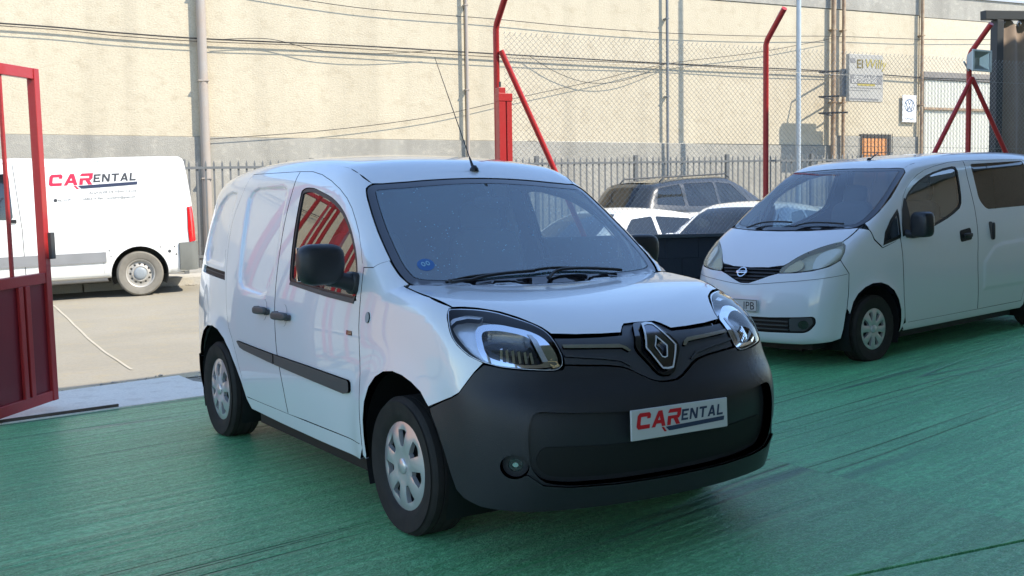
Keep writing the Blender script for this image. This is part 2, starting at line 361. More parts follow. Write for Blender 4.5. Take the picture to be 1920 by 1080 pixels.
class MB:
    """collects boxes, tubes and lathes into ONE mesh"""
    def __init__(s): s.V = []; s.F = []
    def add(s, V, Fc):
        b = len(s.V); s.V += [tuple(v) for v in V]; s.F += [tuple(i+b for i in f) for f in Fc]; return s
    def box(s, lo, hi, M=None):
        V = [Vector((x, y, z)) for z in (lo[2], hi[2]) for y in (lo[1], hi[1]) for x in (lo[0], hi[0])]
        if M is not None: V = [M @ v for v in V]
        return s.add(V, [(0, 2, 3, 1), (4, 5, 7, 6), (0, 1, 5, 4), (2, 6, 7, 3), (0, 4, 6, 2), (1, 3, 7, 5)])
    def bbox(s, lo, hi, b=.01, M=None, seg=2):
        bm = bmesh.new(); bmesh.ops.create_cube(bm, size=1)
        for v in bm.verts: v.co = Vector([lo[i]+(v.co[i]+.5)*(hi[i]-lo[i]) for i in range(3)])
        bmesh.ops.bevel(bm, geom=bm.edges[:], offset=b, segments=seg, affect='EDGES', profile=.5)
        bm.verts.index_update(); V = [M @ v.co if M is not None else v.co.copy() for v in bm.verts]; Fc = [[v.index for v in f.verts] for f in bm.faces]; bm.free()
        return s.add(V, Fc)
    def tube(s, pts, rad, n=8, cap=True):
        P = [Vector(p) for p in pts]; R = [rad]*len(P) if np.isscalar(rad) else rad; V = []; Fc = []; up = None
        for i, p in enumerate(P):
            t = (P[min(i+1, len(P)-1)]-P[max(i-1, 0)]).normalized()
            if up is None: up = t.orthogonal().normalized()
            up = (up-t*up.dot(t)).normalized(); sd_ = t.cross(up)
            for k in range(n):
                a = 2*math.pi*k/n; V.append(p+(up*math.cos(a)+sd_*math.sin(a))*R[i])
        for i in range(len(P)-1):
            for k in range(n): Fc.append((i*n+k, i*n+(k+1) % n, (i+1)*n+(k+1) % n, (i+1)*n+k))
        if cap: Fc.append(tuple(range(n))[::-1]); Fc.append(tuple((len(P)-1)*n+k for k in range(n)))
        return s.add(V, Fc)
    def lathe(s, prof, n=40, axis='y', center=(0, 0, 0), closed=False):
        """prof: (radius, along) pairs spun round the axis"""
        V = []; Fc = []; c = Vector(center)
        for (rr, a) in prof:
            for k in range(n):
                th = 2*math.pi*k/n; q = (rr*math.cos(th), rr*math.sin(th))
                V.append(c+(Vector((q[0], a, q[1])) if axis == 'y' else Vector((q[0], q[1], a)) if axis == 'z' else Vector((a, q[0], q[1]))))
        m = len(prof)
        for i in range(m if closed else m-1):
            for k in range(n): j = (i+1) % m; Fc.append((i*n+k, i*n+(k+1) % n, j*n+(k+1) % n, j*n+k))
        return s.add(V, Fc)
    def prism(s, poly, t, M, z0=0.):
        """flat polygon (2-D) pushed out by t, placed by matrix M"""
        n = len(poly); V = [M @ Vector((p[0], p[1], z0)) for p in poly]+[M @ Vector((p[0], p[1], z0+t)) for p in poly]
        Fc = [tuple(range(n))[::-1], tuple(range(n, 2*n))]+[(i, (i+1) % n, n+(i+1) % n, n+i) for i in range(n)]
        return s.add(V, Fc)
    def obj(s, name, m, parent=None, smooth=False, angle=None):
        me = bpy.data.meshes.new(name); me.from_pydata([tuple(v) for v in s.V], [], s.F); me.materials.append(m)
        bm = bmesh.new(); bm.from_mesh(me); bmesh.ops.recalc_face_normals(bm, faces=bm.faces[:]); bm.to_mesh(me); bm.free()
        if smooth:
            me.polygons.foreach_set('use_smooth', [True]*len(me.polygons))
            if angle: me.set_sharp_from_angle(angle=math.radians(angle))
        return link(bpy.data.objects.new(name, me), parent)
def inpoly(p, poly): return poly_sd(p[:, 0], p[:, 1], poly) < 0
def triangulate(outer, holes=(), step=.03, margin=.4, extra=None):
    """grid-filled triangulation of a polygon with holes; returns points, triangles, loop index lists"""
    loops = [np.array(outer, float)]+[np.array(h, float) for h in holes]
    pts = []; edges = []; li = []
    for lp in loops:
        b = len(pts); n = len(lp); pts += [tuple(p) for p in lp]; edges += [(b+i, b+(i+1) % n) for i in range(n)]; li.append(list(range(b, b+n)))
    if step:
        lo = loops[0].min(0); hi = loops[0].max(0)
        gx = np.arange(lo[0]+step*.5, hi[0], step); gy = np.arange(lo[1]+step*.5, hi[1], step)
        if len(gx) and len(gy):
            G = np.stack(np.meshgrid(gx, gy), -1).reshape(-1, 2)
            if extra is not None: G = np.vstack([extra, G])
            k = poly_sd(G[:, 0], G[:, 1], loops[0]) < -margin*step
            for h in loops[1:]: k &= poly_sd(G[:, 0], G[:, 1], h) > margin*step
            pts += [tuple(p) for p in G[k]]
    vo, eo, fo, ov, oe, of = delaunay_2d_cdt([Vector(p) for p in pts], edges, [], 0, 1e-7)
    P = np.array([(v.x, v.y) for v in vo]); T = np.array([list(f) for f in fo if len(f) == 3])
    c = P[T].mean(1); k = poly_sd(c[:, 0], c[:, 1], loops[0]) < 0
    for h in loops[1:]: k &= poly_sd(c[:, 0], c[:, 1], h) > 0
    T = T[k]; back = {}
    for i, src in enumerate(ov):
        for q in src: back[q] = i
    return P, T, [[back[i] for i in l if i in back] for l in li]
def panel(name, B, mode, outer, m, parent, holes=(), off=0., step=.035, gap=.0025, lip=.015, bstep=.022, mirror=False, extra=None, hole_lip=None, sym=False):
    """a body panel: an outline in 2-D laid on the body surface, with a real gap to its neighbours and turned-in edges"""
    outer = np.array(outer, float)
    if gap: outer = inset(outer, gap)
    elif area2(outer) < 0: outer = outer[::-1]
    outer = resample(outer, bstep)
    hs = [resample(inset(h, -gap) if gap else h, bstep) for h in holes]
    q, T, loops = triangulate(outer, hs, step, extra=extra)
    P = B.cast(mode, q); N = B.N(P); P = P+N*off
    a, b, c = P[T[:, 0]], P[T[:, 1]], P[T[:, 2]]
    fl = np.sum(np.cross(b-a, c-a)*N[T].sum(1), 1) < 0
    T[fl] = T[fl][:, ::-1]
    V = list(P); NN = list(N); Fc = [tuple(t) for t in T]
    for li, lp in enumerate(loops):
        depth = lip if li == 0 or hole_lip is None else hole_lip
        if not depth: continue
        n = len(lp); p0 = P[lp]; n0 = N[lp]; tg = np.roll(p0, -1, 0)-np.roll(p0, 1, 0); sidev = np.cross(tg, n0); l = np.linalg.norm(sidev, axis=1, keepdims=True); sidev = sidev/np.maximum(l, 1e-9)
        if area2(q[lp]) < 0: sidev = -sidev
        b0 = len(V); V += list(p0)+list(p0-n0*depth); NN += list(sidev)*2
        for i in range(n): j = (i+1) % n; Fc.append((b0+i, b0+j, b0+n+j, b0+n+i))
    V = np.array(V); NN = np.array(NN)
    o = mesh_obj(name, V, Fc, m, parent, True, NN)
    if mirror:
        V2 = V*[1, -1, 1]; N2 = NN*[1, -1, 1]
        o2 = mesh_obj(name, V2, [f[::-1] for f in Fc], m, parent, True, N2); return o, o2
    return o
def mirror_obj(o, parent=None, name=None):
    """the same piece on the other side of the car (mesh flipped in Y)"""
    me = o.data.copy()
    for v in me.vertices: v.co.y = -v.co.y
    me.flip_normals(); c = bpy.data.objects.new(name or o.name.split('.')[0], me); return link(c, parent if parent is not None else o.parent)
def symm(half):
    """close a half outline (u >= 0, first and last point on the centre line) to both sides"""
    h = [tuple(p) for p in half]; return np.array(h+[(-a, b) for a, b in h[::-1] if abs(a) > 1e-6])
def symm_t(half):
    h = [tuple(p) for p in half]; return np.array(h+[(a, -b) for a, b in h[::-1] if abs(b) > 1e-6])
def rot_to(zdir, xdir):
    z = Vector(zdir).normalized(); x = Vector(xdir); x = (x-z*x.dot(z)).normalized(); y = z.cross(x)
    return Matrix(((x.x, y.x, z.x, 0), (x.y, y.y, z.y, 0), (x.z, y.z, z.z, 0), (0, 0, 0, 1)))
def flat_shapes(name, polys, m, parent, fn):
    """union of flat 2-D polygons, placed by fn(x, y) -> point"""
    pts = []; edges = []
    for p in polys:
        b = len(pts); n = len(p); pts += [Vector(q) for q in p]; edges += [(b+i, b+(i+1) % n) for i in range(n)]
    vo, eo, fo, *_ = delaunay_2d_cdt(pts, edges, [], 0, 1e-6)
    P = np.array([(v.x, v.y) for v in vo]); T = np.array([list(f) for f in fo]); c = P[T].mean(1); k = np.zeros(len(T), bool)
    for p in polys: k |= poly_sd(c[:, 0], c[:, 1], p) < 0
    T = T[k]; V = fn(P) if getattr(fn, 'batch', False) else [fn(x, y) for x, y in P]
    return mesh_obj(name, V, T, m, parent)
# ---- block letters for the hire firm's lettering (unit height, slanted)
def _q(*p): return [tuple(a) for a in p]
LET = {
 'C': (1.0, [_q((0, .16), (.14, 0), (.98, 0), (.98, .25), (.30, .25), (.27, .29), (.27, .71), (.30, .75), (.72, .75), (.72, .62), (.98, .62), (.98, .86), (.86, 1), (.14, 1), (0, .84))]),
 'A': (1.05, [_q((0, 0), (.40, 1), (.66, 1), (.27, 0)), _q((.40, 1), (.70, 1), (1.05, 0), (.77, 0)), _q((.2, .2), (.88, .2), (.82, .42), (.28, .42))]),
 'R': (.98, [_q((0, 0), (.27, 0), (.27, .56), (0, .56)), _q((-.02, .76), (.98, .76), (.98, 1), (.1, 1)), _q((.70, .40), (.98, .52), (.98, 1), (.70, .9)), _q((0, .38), (.86, .38), (.98, .58), (0, .58)), _q((.42, .42), (.74, .42), (1.0, 0), (.68, 0))]),
 'E': (.78, [_q((0, 0), (.22, 0), (.22, 1), (0, 1)), _q((0, 0), (.78, 0), (.78, .2), (0, .2)), _q((0, .4), (.66, .4), (.66, .6), (0, .6)), _q((0, .8), (.78, .8), (.78, 1), (0, 1))]),
 'N': (.9, [_q((0, 0), (.22, 0), (.22, 1), (0, 1)), _q((.68, 0), (.9, 0), (.9, 1), (.68, 1)), _q((0, 1), (.26, 1), (.9, 0), (.64, 0))]),
 'T': (.86, [_q((0, .8), (.86, .8), (.86, 1), (0, 1)), _q((.32, 0), (.55, 0), (.55, .9), (.32, .9))]),
 'a': (.92, [_q((0, 0), (.36, 1), (.58, 1), (.24, 0)), _q((.36, 1), (.6, 1), (.92, 0), (.68, 0)), _q((.18, .18), (.76, .18), (.72, .37), (.24, .37))]),
 'L': (.72, [_q((0, 0), (.22, 0), (.22, 1), (0, 1)), _q((0, 0), (.72, 0), (.72, .2), (0, .2))]),
}
def firm_logo(parent, fn, w, red, grey, bar, sx=1.):
    """CARENTAL lettering w wide; fn maps flat (x, y) to 3-D"""
    redp = []; grp = []; x = 0
    for ch in 'CAR':
        cw, ps = LET[ch]; redp += [[(x+a*1.08+b*.16, b) for a, b in p] for p in ps]; x += cw*1.08+.13
    x -= .02; s = .70
    for ch in 'ENTaL':
        cw, ps = LET[ch]; grp += [[(x+a*s*1.05+b*s*.16, .17+b*s) for a, b in p] for p in ps]; x += cw*s*1.05+.12
    tot = x; k = w/tot
    f = lambda X, Y: fn(X*k*sx, Y*k)
    if getattr(fn, 'batch', False):
        f = lambda P: fn(P*k)
        f.batch = True
    bars = [[(2.42, -.10), (2.46, -.10), (tot+.02, .06-.02), (tot-.03, -.24), (2.85, -.34), (2.62, -.30)]]
    hook = [[(2.02, -.06), (2.22, -.06), (2.45, -.36), (2.25, -.36)]]
    flat_shapes('red_lettering', redp+hook, red, parent, f)
    flat_shapes('grey_lettering', grp, grey, parent, f)
    flat_shapes('underline_swoosh', [[(2.36, -.07), (tot+.03, .07), (tot-.03, -.2), (2.9, -.34), (2.62, -.33)]], bar, parent, f)
def text_obj(name, body, size, m, parent, M, shear=0., align='LEFT', bold=0.):
    cu = bpy.data.curves.new(name, 'FONT'); cu.body = body; cu.size = size; cu.shear = shear; cu.align_x = align; cu.offset = bold; cu.resolution_u = 2
    o = bpy.data.objects.new(name, cu); COL.objects.link(o)
    dg = bpy.context.evaluated_depsgraph_get(); me = bpy.data.meshes.new_from_object(o.evaluated_get(dg)); bpy.data.objects.remove(o)
    me.transform(M); me.materials.clear(); me.materials.append(m)
    return link(bpy.data.objects.new(name, me), parent)
# ---- a wheel: tyre, rim and cover; the outer face looks along +Y
def slot_poly(a0, a1, r0, r1, k=3):
    o = []
    for i in range(k+1): t = a0+(a1-a0)*i/k; o.append((r1*math.cos(t), r1*math.sin(t)))
    b0, b1 = a0+(a1-a0)*.22, a1-(a1-a0)*.22
    for i in range(k+1): t = b1+(b0-b1)*i/k; o.append((r0*math.cos(t), r0*math.sin(t)))
    return np.array(o)
def make_wheel(parent, loc, side, R, W, rr, style):
    """side +1: outer face to +Y, -1: to -Y"""
    h = W/2
    prof = [(rr-.012, h*.80), (rr+.006, h*.93), (rr+.03, h*1.0), (R*.80+rr*.2, h*1.05), (R-.035, h*1.02), (R-.012, h*.93), (R-.002, h*.78)]
    for g in (.52, .5, .44, .42, .06, .04): pass
    tread = []
    for a, b in ((.78, .50), (.42, .08), (-.08, -.42), (-.50, -.78)): tread += [(R, h*a), (R, h*b), (R-.007, h*b-.001), (R-.007, h*b-h*.07)]
    prof = prof+tread[:-2]+[(R-.002, -h*.78), (R-.012, -h*.93), (R-.035, -h*1.02), (rr+.03, -h), (rr-.012, -h*.8)]
    mb = MB().lathe([(a, b*side) for a, b in prof], 56)
    ty = mb.obj('wheel', MATS['rubber'], parent, True, 50); ty.location = loc
    # rim barrel
    rim = MB().lathe([(rr-.010, h*.82*side), (rr-.022, h*.72*side), (rr-.03, h*.2*side), (.02, h*.15*side)], 40)
    rim.obj('rim', MATS['rim_dark'] if style != 'steel' else MATS['steel_rim'], ty, True, 40)
    ring = MB().lathe([(rr-.012, h*.80*side), (rr-.002, h*.90*side), (rr-.004, h*.94*side), (rr-.02, h*.86*side)], 48)
    if style == 'steel':
        ring.obj('rim_edge', MATS['steel_rim'], ty, True, 40)
        holes = [np.array([(.150*math.cos(t)+.018*math.cos(s), .150*math.sin(t)+.018*math.sin(s)) for s in np.linspace(0, 2*math.pi, 8, endpoint=False)]) for t in np.linspace(0, 2*math.pi, 12, endpoint=False)]
        ro = rr-.018; prof_y = lambda q: h*(.52+.26*np.exp(-((q-.115)/.03)**2))
    elif style == 'seven':
        holes = [slot_poly(a+.20, a+.66, .092, .166, 4) for a in np.arange(7)*2*math.pi/7+.25]
        ro = rr-.004; prof_y = lambda q: h*(.72+.24*np.sin(np.clip(q/ro, 0, 1)*math.pi*.9)**1.2)+.006*(q < .05)
    else:
        holes = [slot_poly(a+.21, a+.58, .080, .155, 4) for a in np.arange(8)*2*math.pi/8+.1]
        ro = rr-.004; prof_y = lambda q: h*(.74+.2*np.sin(np.clip(q/ro, 0, 1)*math.pi*.85))
    circ = np.array([(ro*math.cos(t), ro*math.sin(t)) for t in np.linspace(0, 2*math.pi, 48, endpoint=False)])
    q, T, loops = triangulate(circ, [resample(hh, .012) for hh in holes], .016, .3)
    def lift(q):
        rad = np.hypot(q[:, 0], q[:, 1]); y = prof_y(rad)
        if style == 'seven':
            th = np.arctan2(q[:, 1], q[:, 0]); ph = np.mod((th-.25-.43)*7/(2*math.pi)+.5, 1)-.5
            y = y-.010*np.exp(-(ph/.22)**2)*sstep(rad, .075, .11)*(1-sstep(rad, .16, .185))
        elif style == 'eight':
            th = np.arctan2(q[:, 1], q[:, 0]); ph = np.mod((th-.1-.395)*8/(2*math.pi)+.5, 1)-.5
            y = y-.012*np.exp(-(ph/.2)**2)*sstep(rad, .06, .09)*(1-sstep(rad, .15, .175))
        return y
    y = lift(q)*side; V = [(a, b, c) for (a, c), b in zip(q, y)]; Fc = [tuple(t) for t in T]
    for lp in loops[1:]+([] if style == 'steel' else [loops[0]]):
        b0 = len(V); n = len(lp)
        V += [V[i] for i in lp]+[(V[i][0], V[i][1]-.022*side, V[i][2]) for i in lp]
        for i in range(n): j = (i+1) % n; Fc.append((b0+i, b0+j, b0+n+j, b0+n+i))
    bm = bmesh.new(); vs = [bm.verts.new(v) for v in V]
    for f in Fc:
        try: bm.faces.new([vs[i] for i in f])
        except ValueError: pass
    bmesh.ops.recalc_face_normals(bm, faces=bm.faces[:])
    cap = bm_obj('wheel_cover', bm, MATS['steel_rim'] if style == 'steel' else MATS['hubcap'], ty, True, 38)
    hub = MB()
    if style == 'steel': hub.lathe([(0, h*.99*side), (.05, h*.98*side), (.085, h*.93*side), (.098, h*.82*side), (.100, h*.6*side)], 28).obj('centre_cap', MATS['cap_grey'], ty, True, 40)
    else: hub.lathe([(0, (h*.90+.010)*side), (.028, (h*.90+.009)*side), (.036, (h*.9+.003)*side), (.038, h*.7*side)], 28).obj('centre_cap', MATS['hubcap'], ty, True, 40)
    return ty
# ---------------------------------------------------------------- shared materials
mat('paint', (.65, .665, .69), .30, coat=1., coat_rough=.015, var=.025, vscale=2.2, detail=7, bump=.00012, bscale=9.)
mat('paint_nv', (.64, .65, .675), .34, coat=.9, coat_rough=.05, var=.03, vscale=1.2)
mat('paint_road', (.78, .78, .75), .38, coat=.6, coat_rough=.08, var=.05, vscale=.8)
mat('paint_car', (.80, .80, .78), .30, coat=1., coat_rough=.03)
mat('paint_dark', (.022, .023, .022), .35, coat=.9, coat_rough=.06, var=.15, vscale=3)
mat('bumper', (.022, .023, .027), .37, spec=.42, bump=.0009, bscale=300., rvar=.10, vscale=2.5, var=.12)
mat('grille', (.045, .048, .055), .38, spec=.5, bump=.0001, bscale=300.)
mat('black', (.012, .012, .013), .45)
mat('black_gloss', (.008, .008, .010), .12, coat=1.)
mat('mesh_black', (.006, .006, .007), .6)
mat('trim_grey', (.055, .056, .058), .55, bump=.0003, bscale=300.)
mat('rubber', (.018, .017, .017), .78, var=.35, vscale=14, bump=.0008, bscale=90, spec=.3, dirt=(.035, .032, .028))
mat('rubber_dusty', (.20, .185, .155), .9, var=.3, vscale=10, bump=.001, bscale=60)
mat('rim_dark', (.03, .03, .032), .6)
mat('hubcap', (.62, .63, .66), .28, metal=.55, coat=.4, var=.18, vscale=16, dirt=(.55, .54, .52), detail=7)
mat('steel_rim', (.42, .40, .36), .55, metal=.3, var=.2, vscale=20)
mat('cap_grey', (.26, .29, .31), .5)
mat('chrome_dark_reflection', (.22, .22, .24), .14, metal=1.)  # chrome darkened; the dark surroundings it mirrors are put into its colour
mat('lamp_silver', (.70, .72, .75), .28, metal=.35, coat=.5)
mat('chrome', (.82, .83, .85), .06, metal=1.)
mat('reflector', (.80, .82, .85), .30, metal=.55, bump=.004, bscale=26.)
mat('lamp_dark', (.02, .021, .024), .25, coat=.6, bump=.004, bscale=45.)
mat('lamp_body', (.10, .11, .12), .3, metal=.4)
mat('red_lens', (.55, .01, .012), .12, coat=1.)
mat('amber', (.62, .42, .20), .2, coat=1.)
mat('interior', (.032, .033, .037), .7, bump=.0005, bscale=200)
mat('seat', (.10, .105, .115), .85, bump=.001, bscale=300)
mat('plate_white', (.50, .50, .49), .4)
mat('ink_black', (.015, .015, .018), .5)
mat('logo_red', (.50, .012, .02), .45)
mat('logo_red_van', (.62, .02, .06), .45)
mat('logo_grey', (.05, .052, .06), .45)
mat('logo_navy', (.03, .04, .08), .45)
mat('sticker_blue', (.015, .10, .30), .35)
mat('sticker_pale', (.25, .45, .55), .4)
glass_mat('windscreen', (.62, .72, .74), 2.3, film=.085, drops=True, filmcol=(.30, .60, .78))  # blue film colour paints the sky's reflection into the dust layer
glass_mat('windscreen_plain', (.62, .72, .74), 2.15, film=.09, filmcol=(.45, .55, .68))
glass_mat('glass', (.50, .56, .56), 2.4, film=.01)
glass_mat('glass_tint', (.07, .065, .06), 1.75, film=.015, filmcol=(.4, .3, .22))
glass_mat('glass_far', (.13, .15, .15), 1.7, film=.03)
glass_mat('lens_hazy', (.85, .86, .80), 1.5, film=.28, filmcol=(.72, .70, .56))
mat('strip_chrome', (.72, .73, .75), .20, metal=1.)
glass_mat('lens', (.93, .95, .97), 1.45, film=.0)
KHEAD = -1.4099429; KLOC = (2.270, 4.720)
NV_POSE = (6.50461, 8.21227, -2.895479, .070073, .035323)
# ---------------------------------------------------------------- the white van in front
def super_box(mb, c, dims, e=.35, n=20, M=None, taper=None):
    """soft box (superellipsoid)"""
    V = []; Fc = []; m = n//2
    sg = lambda v, p: math.copysign(abs(v)**p, v)
    for i in range(m+1):
        ph = -math.pi/2+math.pi*i/m
        for k in range(n):
            th = 2*math.pi*k/n
            p = Vector((sg(math.cos(ph), e)*sg(math.cos(th), e)*dims[0], sg(math.cos(ph), e)*sg(math.sin(th), e)*dims[1], sg(math.sin(ph), e)*dims[2]))
            if taper: p = taper(p)
            if M is not None: p = M @ p
            V.append(p+Vector(c))
    for i in range(m):
        for k in range(n): Fc.append((i*n+k, i*n+(k+1) % n, (i+1)*n+(k+1) % n, (i+1)*n+k))
    return mb.add(V, Fc)
def seat(parent, x, y, z):
    mb = MB(); super_box(mb, (x, y, z+.06), (.25, .24, .09), .4)
    M = Matrix.Rotation(math.radians(-14), 3, 'Y'); super_box(mb, (x-.27, y, z+.40), (.075, .235, .34), .4, M=M)
    super_box(mb, (x-.37, y, z+.80), (.05, .13, .10), .5, M=M)
    mb.tube([(x-.34, y-.05, z+.66), (x-.36, y-.05, z+.76)], .008); mb.tube([(x-.34, y+.05, z+.66), (x-.36, y+.05, z+.76)], .008)
    return mb.obj('seat', MATS['seat'], parent, True, 60)
def steering(parent, x, y, z, tilt=-62):
    mb = MB(); M = Matrix.Translation((x, y, z)) @ Matrix.Rotation(math.radians(tilt), 4, 'Y')
    ring = [M @ Vector((.18*math.cos(t), .18*math.sin(t), 0)) for t in np.linspace(0, 2*math.pi, 33)]
    mb.tube(ring, .014, 8, False)
    for a in (0, 2.4, -2.4): mb.tube([M @ Vector((0, 0, -.02)), M @ Vector((.17*math.cos(a), .17*math.sin(a), 0))], .014, 6)
    super_box(mb, M @ Vector((0, 0, -.02)), (.06, .06, .03), .6); mb.tube([M @ Vector((0, 0, -.02)), M @ Vector((0, 0, -.3))], .03)
    return mb.obj('steering_wheel', MATS['interior'], parent, True, 60)
def liner(parent, B, xc, zc, r, side, depth=.34, name='wheel_liner', y0=None):
    """dark inner wheel arch"""
    yo = (y0 or .84)*side; yi = yo-depth*side; V = []; Fc = []; n = 18
    for yy in (yo, yi):
        for i in range(n+1): t = math.radians(-25+230*i/n); V.append((xc+r*math.cos(t), yy, zc+r*math.sin(t)))
    for i in range(n): Fc.append((i, i+1, n+2+i, n+1+i))
    V.append((xc, yi, zc)); c = len(V)-1
    for i in range(n): Fc.append((n+1+i, n+2+i, c))
    return mesh_obj(name, V, Fc, MATS['mesh_black'], parent, True)
def sx(B, pts): return [(B.uc+B.xf-x, z) for x, z in pts]
def edge_to_wrap(B, pts, mode='top'):
    P = B.cast(mode, np.array(pts, float)); return B.to2d('wrap', P*[1, -1, 1] if P[:, 1].mean() > 0 else P)
def build_kangoo(loc, heading):
    B = KANGOO; car = empty('delivery_van', loc, (0, 0, heading))
    tag(car, 'white delivery van with black front bumper parked on green carpet in the foreground', 'van')
    S = lambda pts: sx(B, pts); paint = MATS['paint']
    # --- shared lines (x, z) on the side
    Bgap = [(-1.545, 1.70), (-1.54, 1.62), (-1.548, 1.52), (-1.545, 1.40), (-1.532, 1.25), (-1.518, 1.07), (-1.507, .97), (-1.487, .84), (-1.46, .70), (-1.425, .60), (-1.39, .49), (-1.36, .347)]
    dtop = [(-1.545, 1.70), (-1.36, 1.692), (-1.2, 1.669), (-1.03, 1.63), (-.88, 1.583), (-.77, 1.535), (-.68, 1.482), (-.60, 1.42), (-.53, 1.36), (-.464, 1.285), (-.415, 1.20)]
    dfront = [(-.398, 1.09), (-.392, 1.0), (-.386, .92), (-.37, .82), (-.356, .70), (-.356, .55), (-.368, .40), (-.372, .35)]
    srear = [(-2.387, 1.715), (-2.41, 1.64), (-2.45, 1.56), (-2.49, 1.47), (-2.503, 1.40), (-2.495, 1.31), (-2.466, 1.20), (-2.432, 1.067), (-2.395, .955), (-2.355, .833), (-2.314, .752), (-2.25, .69), (-2.185, .60), (-2.12, .48), (-2.065, .35)]
    archR = [(-2.068, .335), (-2.126, .431), (-2.195, .52), (-2.285, .615), (-2.385, .685), (-2.50, .73), (-2.62, .745), (-2.75, .735), (-2.87, .69), (-2.97, .61), (-3.04, .50), (-3.075, .37)]
    archF = [(.306, .638), (.245, .690), (.17, .722), (.09, .742), (0, .750), (-.09, .738), (-.17, .705), (-.24, .65), (-.295, .57), (-.325, .48), (-.335, .39), (-.335, .31)]
    # --- windscreen outline, seen from above (x, y), right half first
    wsh = [(-.708, 0), (-.708, .25), (-.712, .45), (-.725, .58), (-.728, .635), (-.712, .672), (-.66, .695), (-.55, .722), (-.44, .743), (-.32, .757), (-.24, .762), (-.175, .755), (-.125, .735), (-.085, .67), (-.045, .52), (-.018, .35), (-.006, .15), (-.002, 0)]
    ws = symm_t(smooth_loop(wsh, 3, False))
    # glass with black printed edge
    inner = inset(ws, .048)
    panel('windscreen_edge', B, 'top', ws, MATS['black_gloss'], car, holes=[inner], off=-.004, gap=.004, step=.03, lip=.012)
    wg = panel('windscreen', B, 'top', inner, MATS['windscreen'], car, off=-.004, gap=0, lip=0, step=.05)
    # --- roof
    rl = [(-.728, .640)]+[(x, .650+.0*x) for x in np.linspace(-.85, -3.05, 22)]
    roof_half = [(-.706, 0), (-.706, .25), (-.710, .45), (-.722, .58)]+[(-.735, .632)]+rl[1:]+[(-3.10, .60), (-3.13, .4), (-3.14, 0)]
    panel('roof', B, 'top', symm_t(roof_half), paint, car, gap=0, lip=0, step=.05)
    # --- body side: pillar, cantrail, rear quarter and sill as one pressing, door openings cut out
    wsedge = [(-.735, .632), (-.715, .677), (-.66, .70), (-.55, .727), (-.44, .748), (-.32, .762), (-.27, .766)]
    top_w = edge_to_wrap(B, [(a, -b) for a, b in rl[1:]])
    ws_w = edge_to_wrap(B, [(a, -b) for a, b in wsedge])
    rearu = B.ur+.30
    out = [tuple(p) for p in ws_w[::-1]]+[tuple(p) for p in top_w]+[(rearu-.05, 1.70), (rearu-.01, 1.6), (rearu, 1.4), (rearu, 1.0), (rearu, .60), (rearu-.05, .50)]+S([(-3.09, .49)])
    out += S(archR[::-1][2:])+S([(-2.0, .285), (-1.5, .275), (-.9, .27), (-.42, .27), (-.37, .335)])+S([(-.37, .345)])
    # sill ends at the front wing; opening follows the doors
    door_open = S(dtop)+S(dfront)+S([(-1.36, .345), (-2.065, .345)])+S(srear[::-1])
    front_pillar = S([(-.405, 1.20), (-.33, 1.202)])
    outer = [tuple(p) for p in ws_w[::-1]]
    ring = front_pillar[:0]+outer+out[len(outer):]+S([(-.372, .35), (-.368, .40), (-.356, .55), (-.356, .70), (-.37, .82), (-.386, .92), (-.392, 1.0), (-.398, 1.09), (-.405, 1.198), (-.31, 1.201)])
    door_hole = S(dtop[:-1])+S([(-.425, 1.22)])+S([(-.41, 1.12), (-.402, 1.0), (-.396, .92), (-.38, .82), (-.366, .70), (-.366, .55), (-.376, .42), (-.384, .35)])+S([(-1.36, .348), (-2.05, .348)])+S(srear[::-1][1:])
    slot = S([(-2.47, 1.098), (-3.08, 1.125), (-3.10, 1.075), (-2.45, 1.045)])
    ex = S([tuple(p) for p in resample(inset(QP_EMB, .013), .022)]+[tuple(p) for p in resample(inset(QP_EMB, -.013), .022)]+[tuple(p) for p in resample(QP_EMB, .022)])
    side = panel('body_side', B, 'wrap', ring, paint, car, holes=[door_hole, slot], gap=0, step=.032, lip=.02, mirror=True, extra=np.array(ex))
    panel('sliding_door_rail', B, 'wrap', slot, MATS['mesh_black'], car, off=-.018, gap=-.004, lip=0, step=.04, mirror=True)
    rail = [(-2.47, 1.078), (-3.08, 1.105), (-3.08, 1.098), (-2.47, 1.071)]
    panel('sliding_door_rail', B, 'wrap', S(rail), MATS['trim_grey'], car, off=-.010, gap=0, lip=.004, step=.04, mirror=True)
    # --- rear doors
    rd = [(rearu-.05, 1.70), (rearu-.01, 1.6), (rearu, 1.4), (rearu, 1.0), (rearu, .60), (rearu-.03, .42), (B.ur+B.rho*math.pi/2+B.yc, .42), (B.ur+B.rho*math.pi/2+B.yc, 1.70)]
    panel('rear_door', B, 'wrap', rd, paint, car, step=.07, bstep=.05, mirror=True)
    rb = S([(-3.10, .49)])+[(rearu, .49), (B.ur+B.rho*math.pi/2+B.yc, .49), (B.ur+B.rho*math.pi/2+B.yc, .26)]+S([(-3.06, .28)])
    panel('rear_bumper', B, 'wrap', rb, MATS['bumper'], car, off=.012, gap=0, step=.07, bstep=.05, mirror=True)
    # --- doors
    win = [(-1.40, 1.565), (-1.385, 1.588), (-1.33, 1.598), (-1.22, 1.592), (-1.099, 1.569), (-.96, 1.54), (-.854, 1.506), (-.77, 1.470), (-.70, 1.43), (-.62, 1.372), (-.55, 1.305), (-.495, 1.235), (-.455, 1.15), (-.44, 1.09), (-.445, 1.05), (-.47, 1.036), (-.814, 1.051), (-1.176, 1.072), (-1.26, 1.08), (-1.31, 1.095), (-1.325, 1.125), (-1.352, 1.256), (-1.38, 1.42)]
    win = smooth_loop(win, 3)
    winw = S([tuple(p) for p in win])
    door = S(dtop)+S(dfront)+S([(-.70, .352), (-1.1, .352), (-1.36, .347)])+S(Bgap[::-1][1:-1])
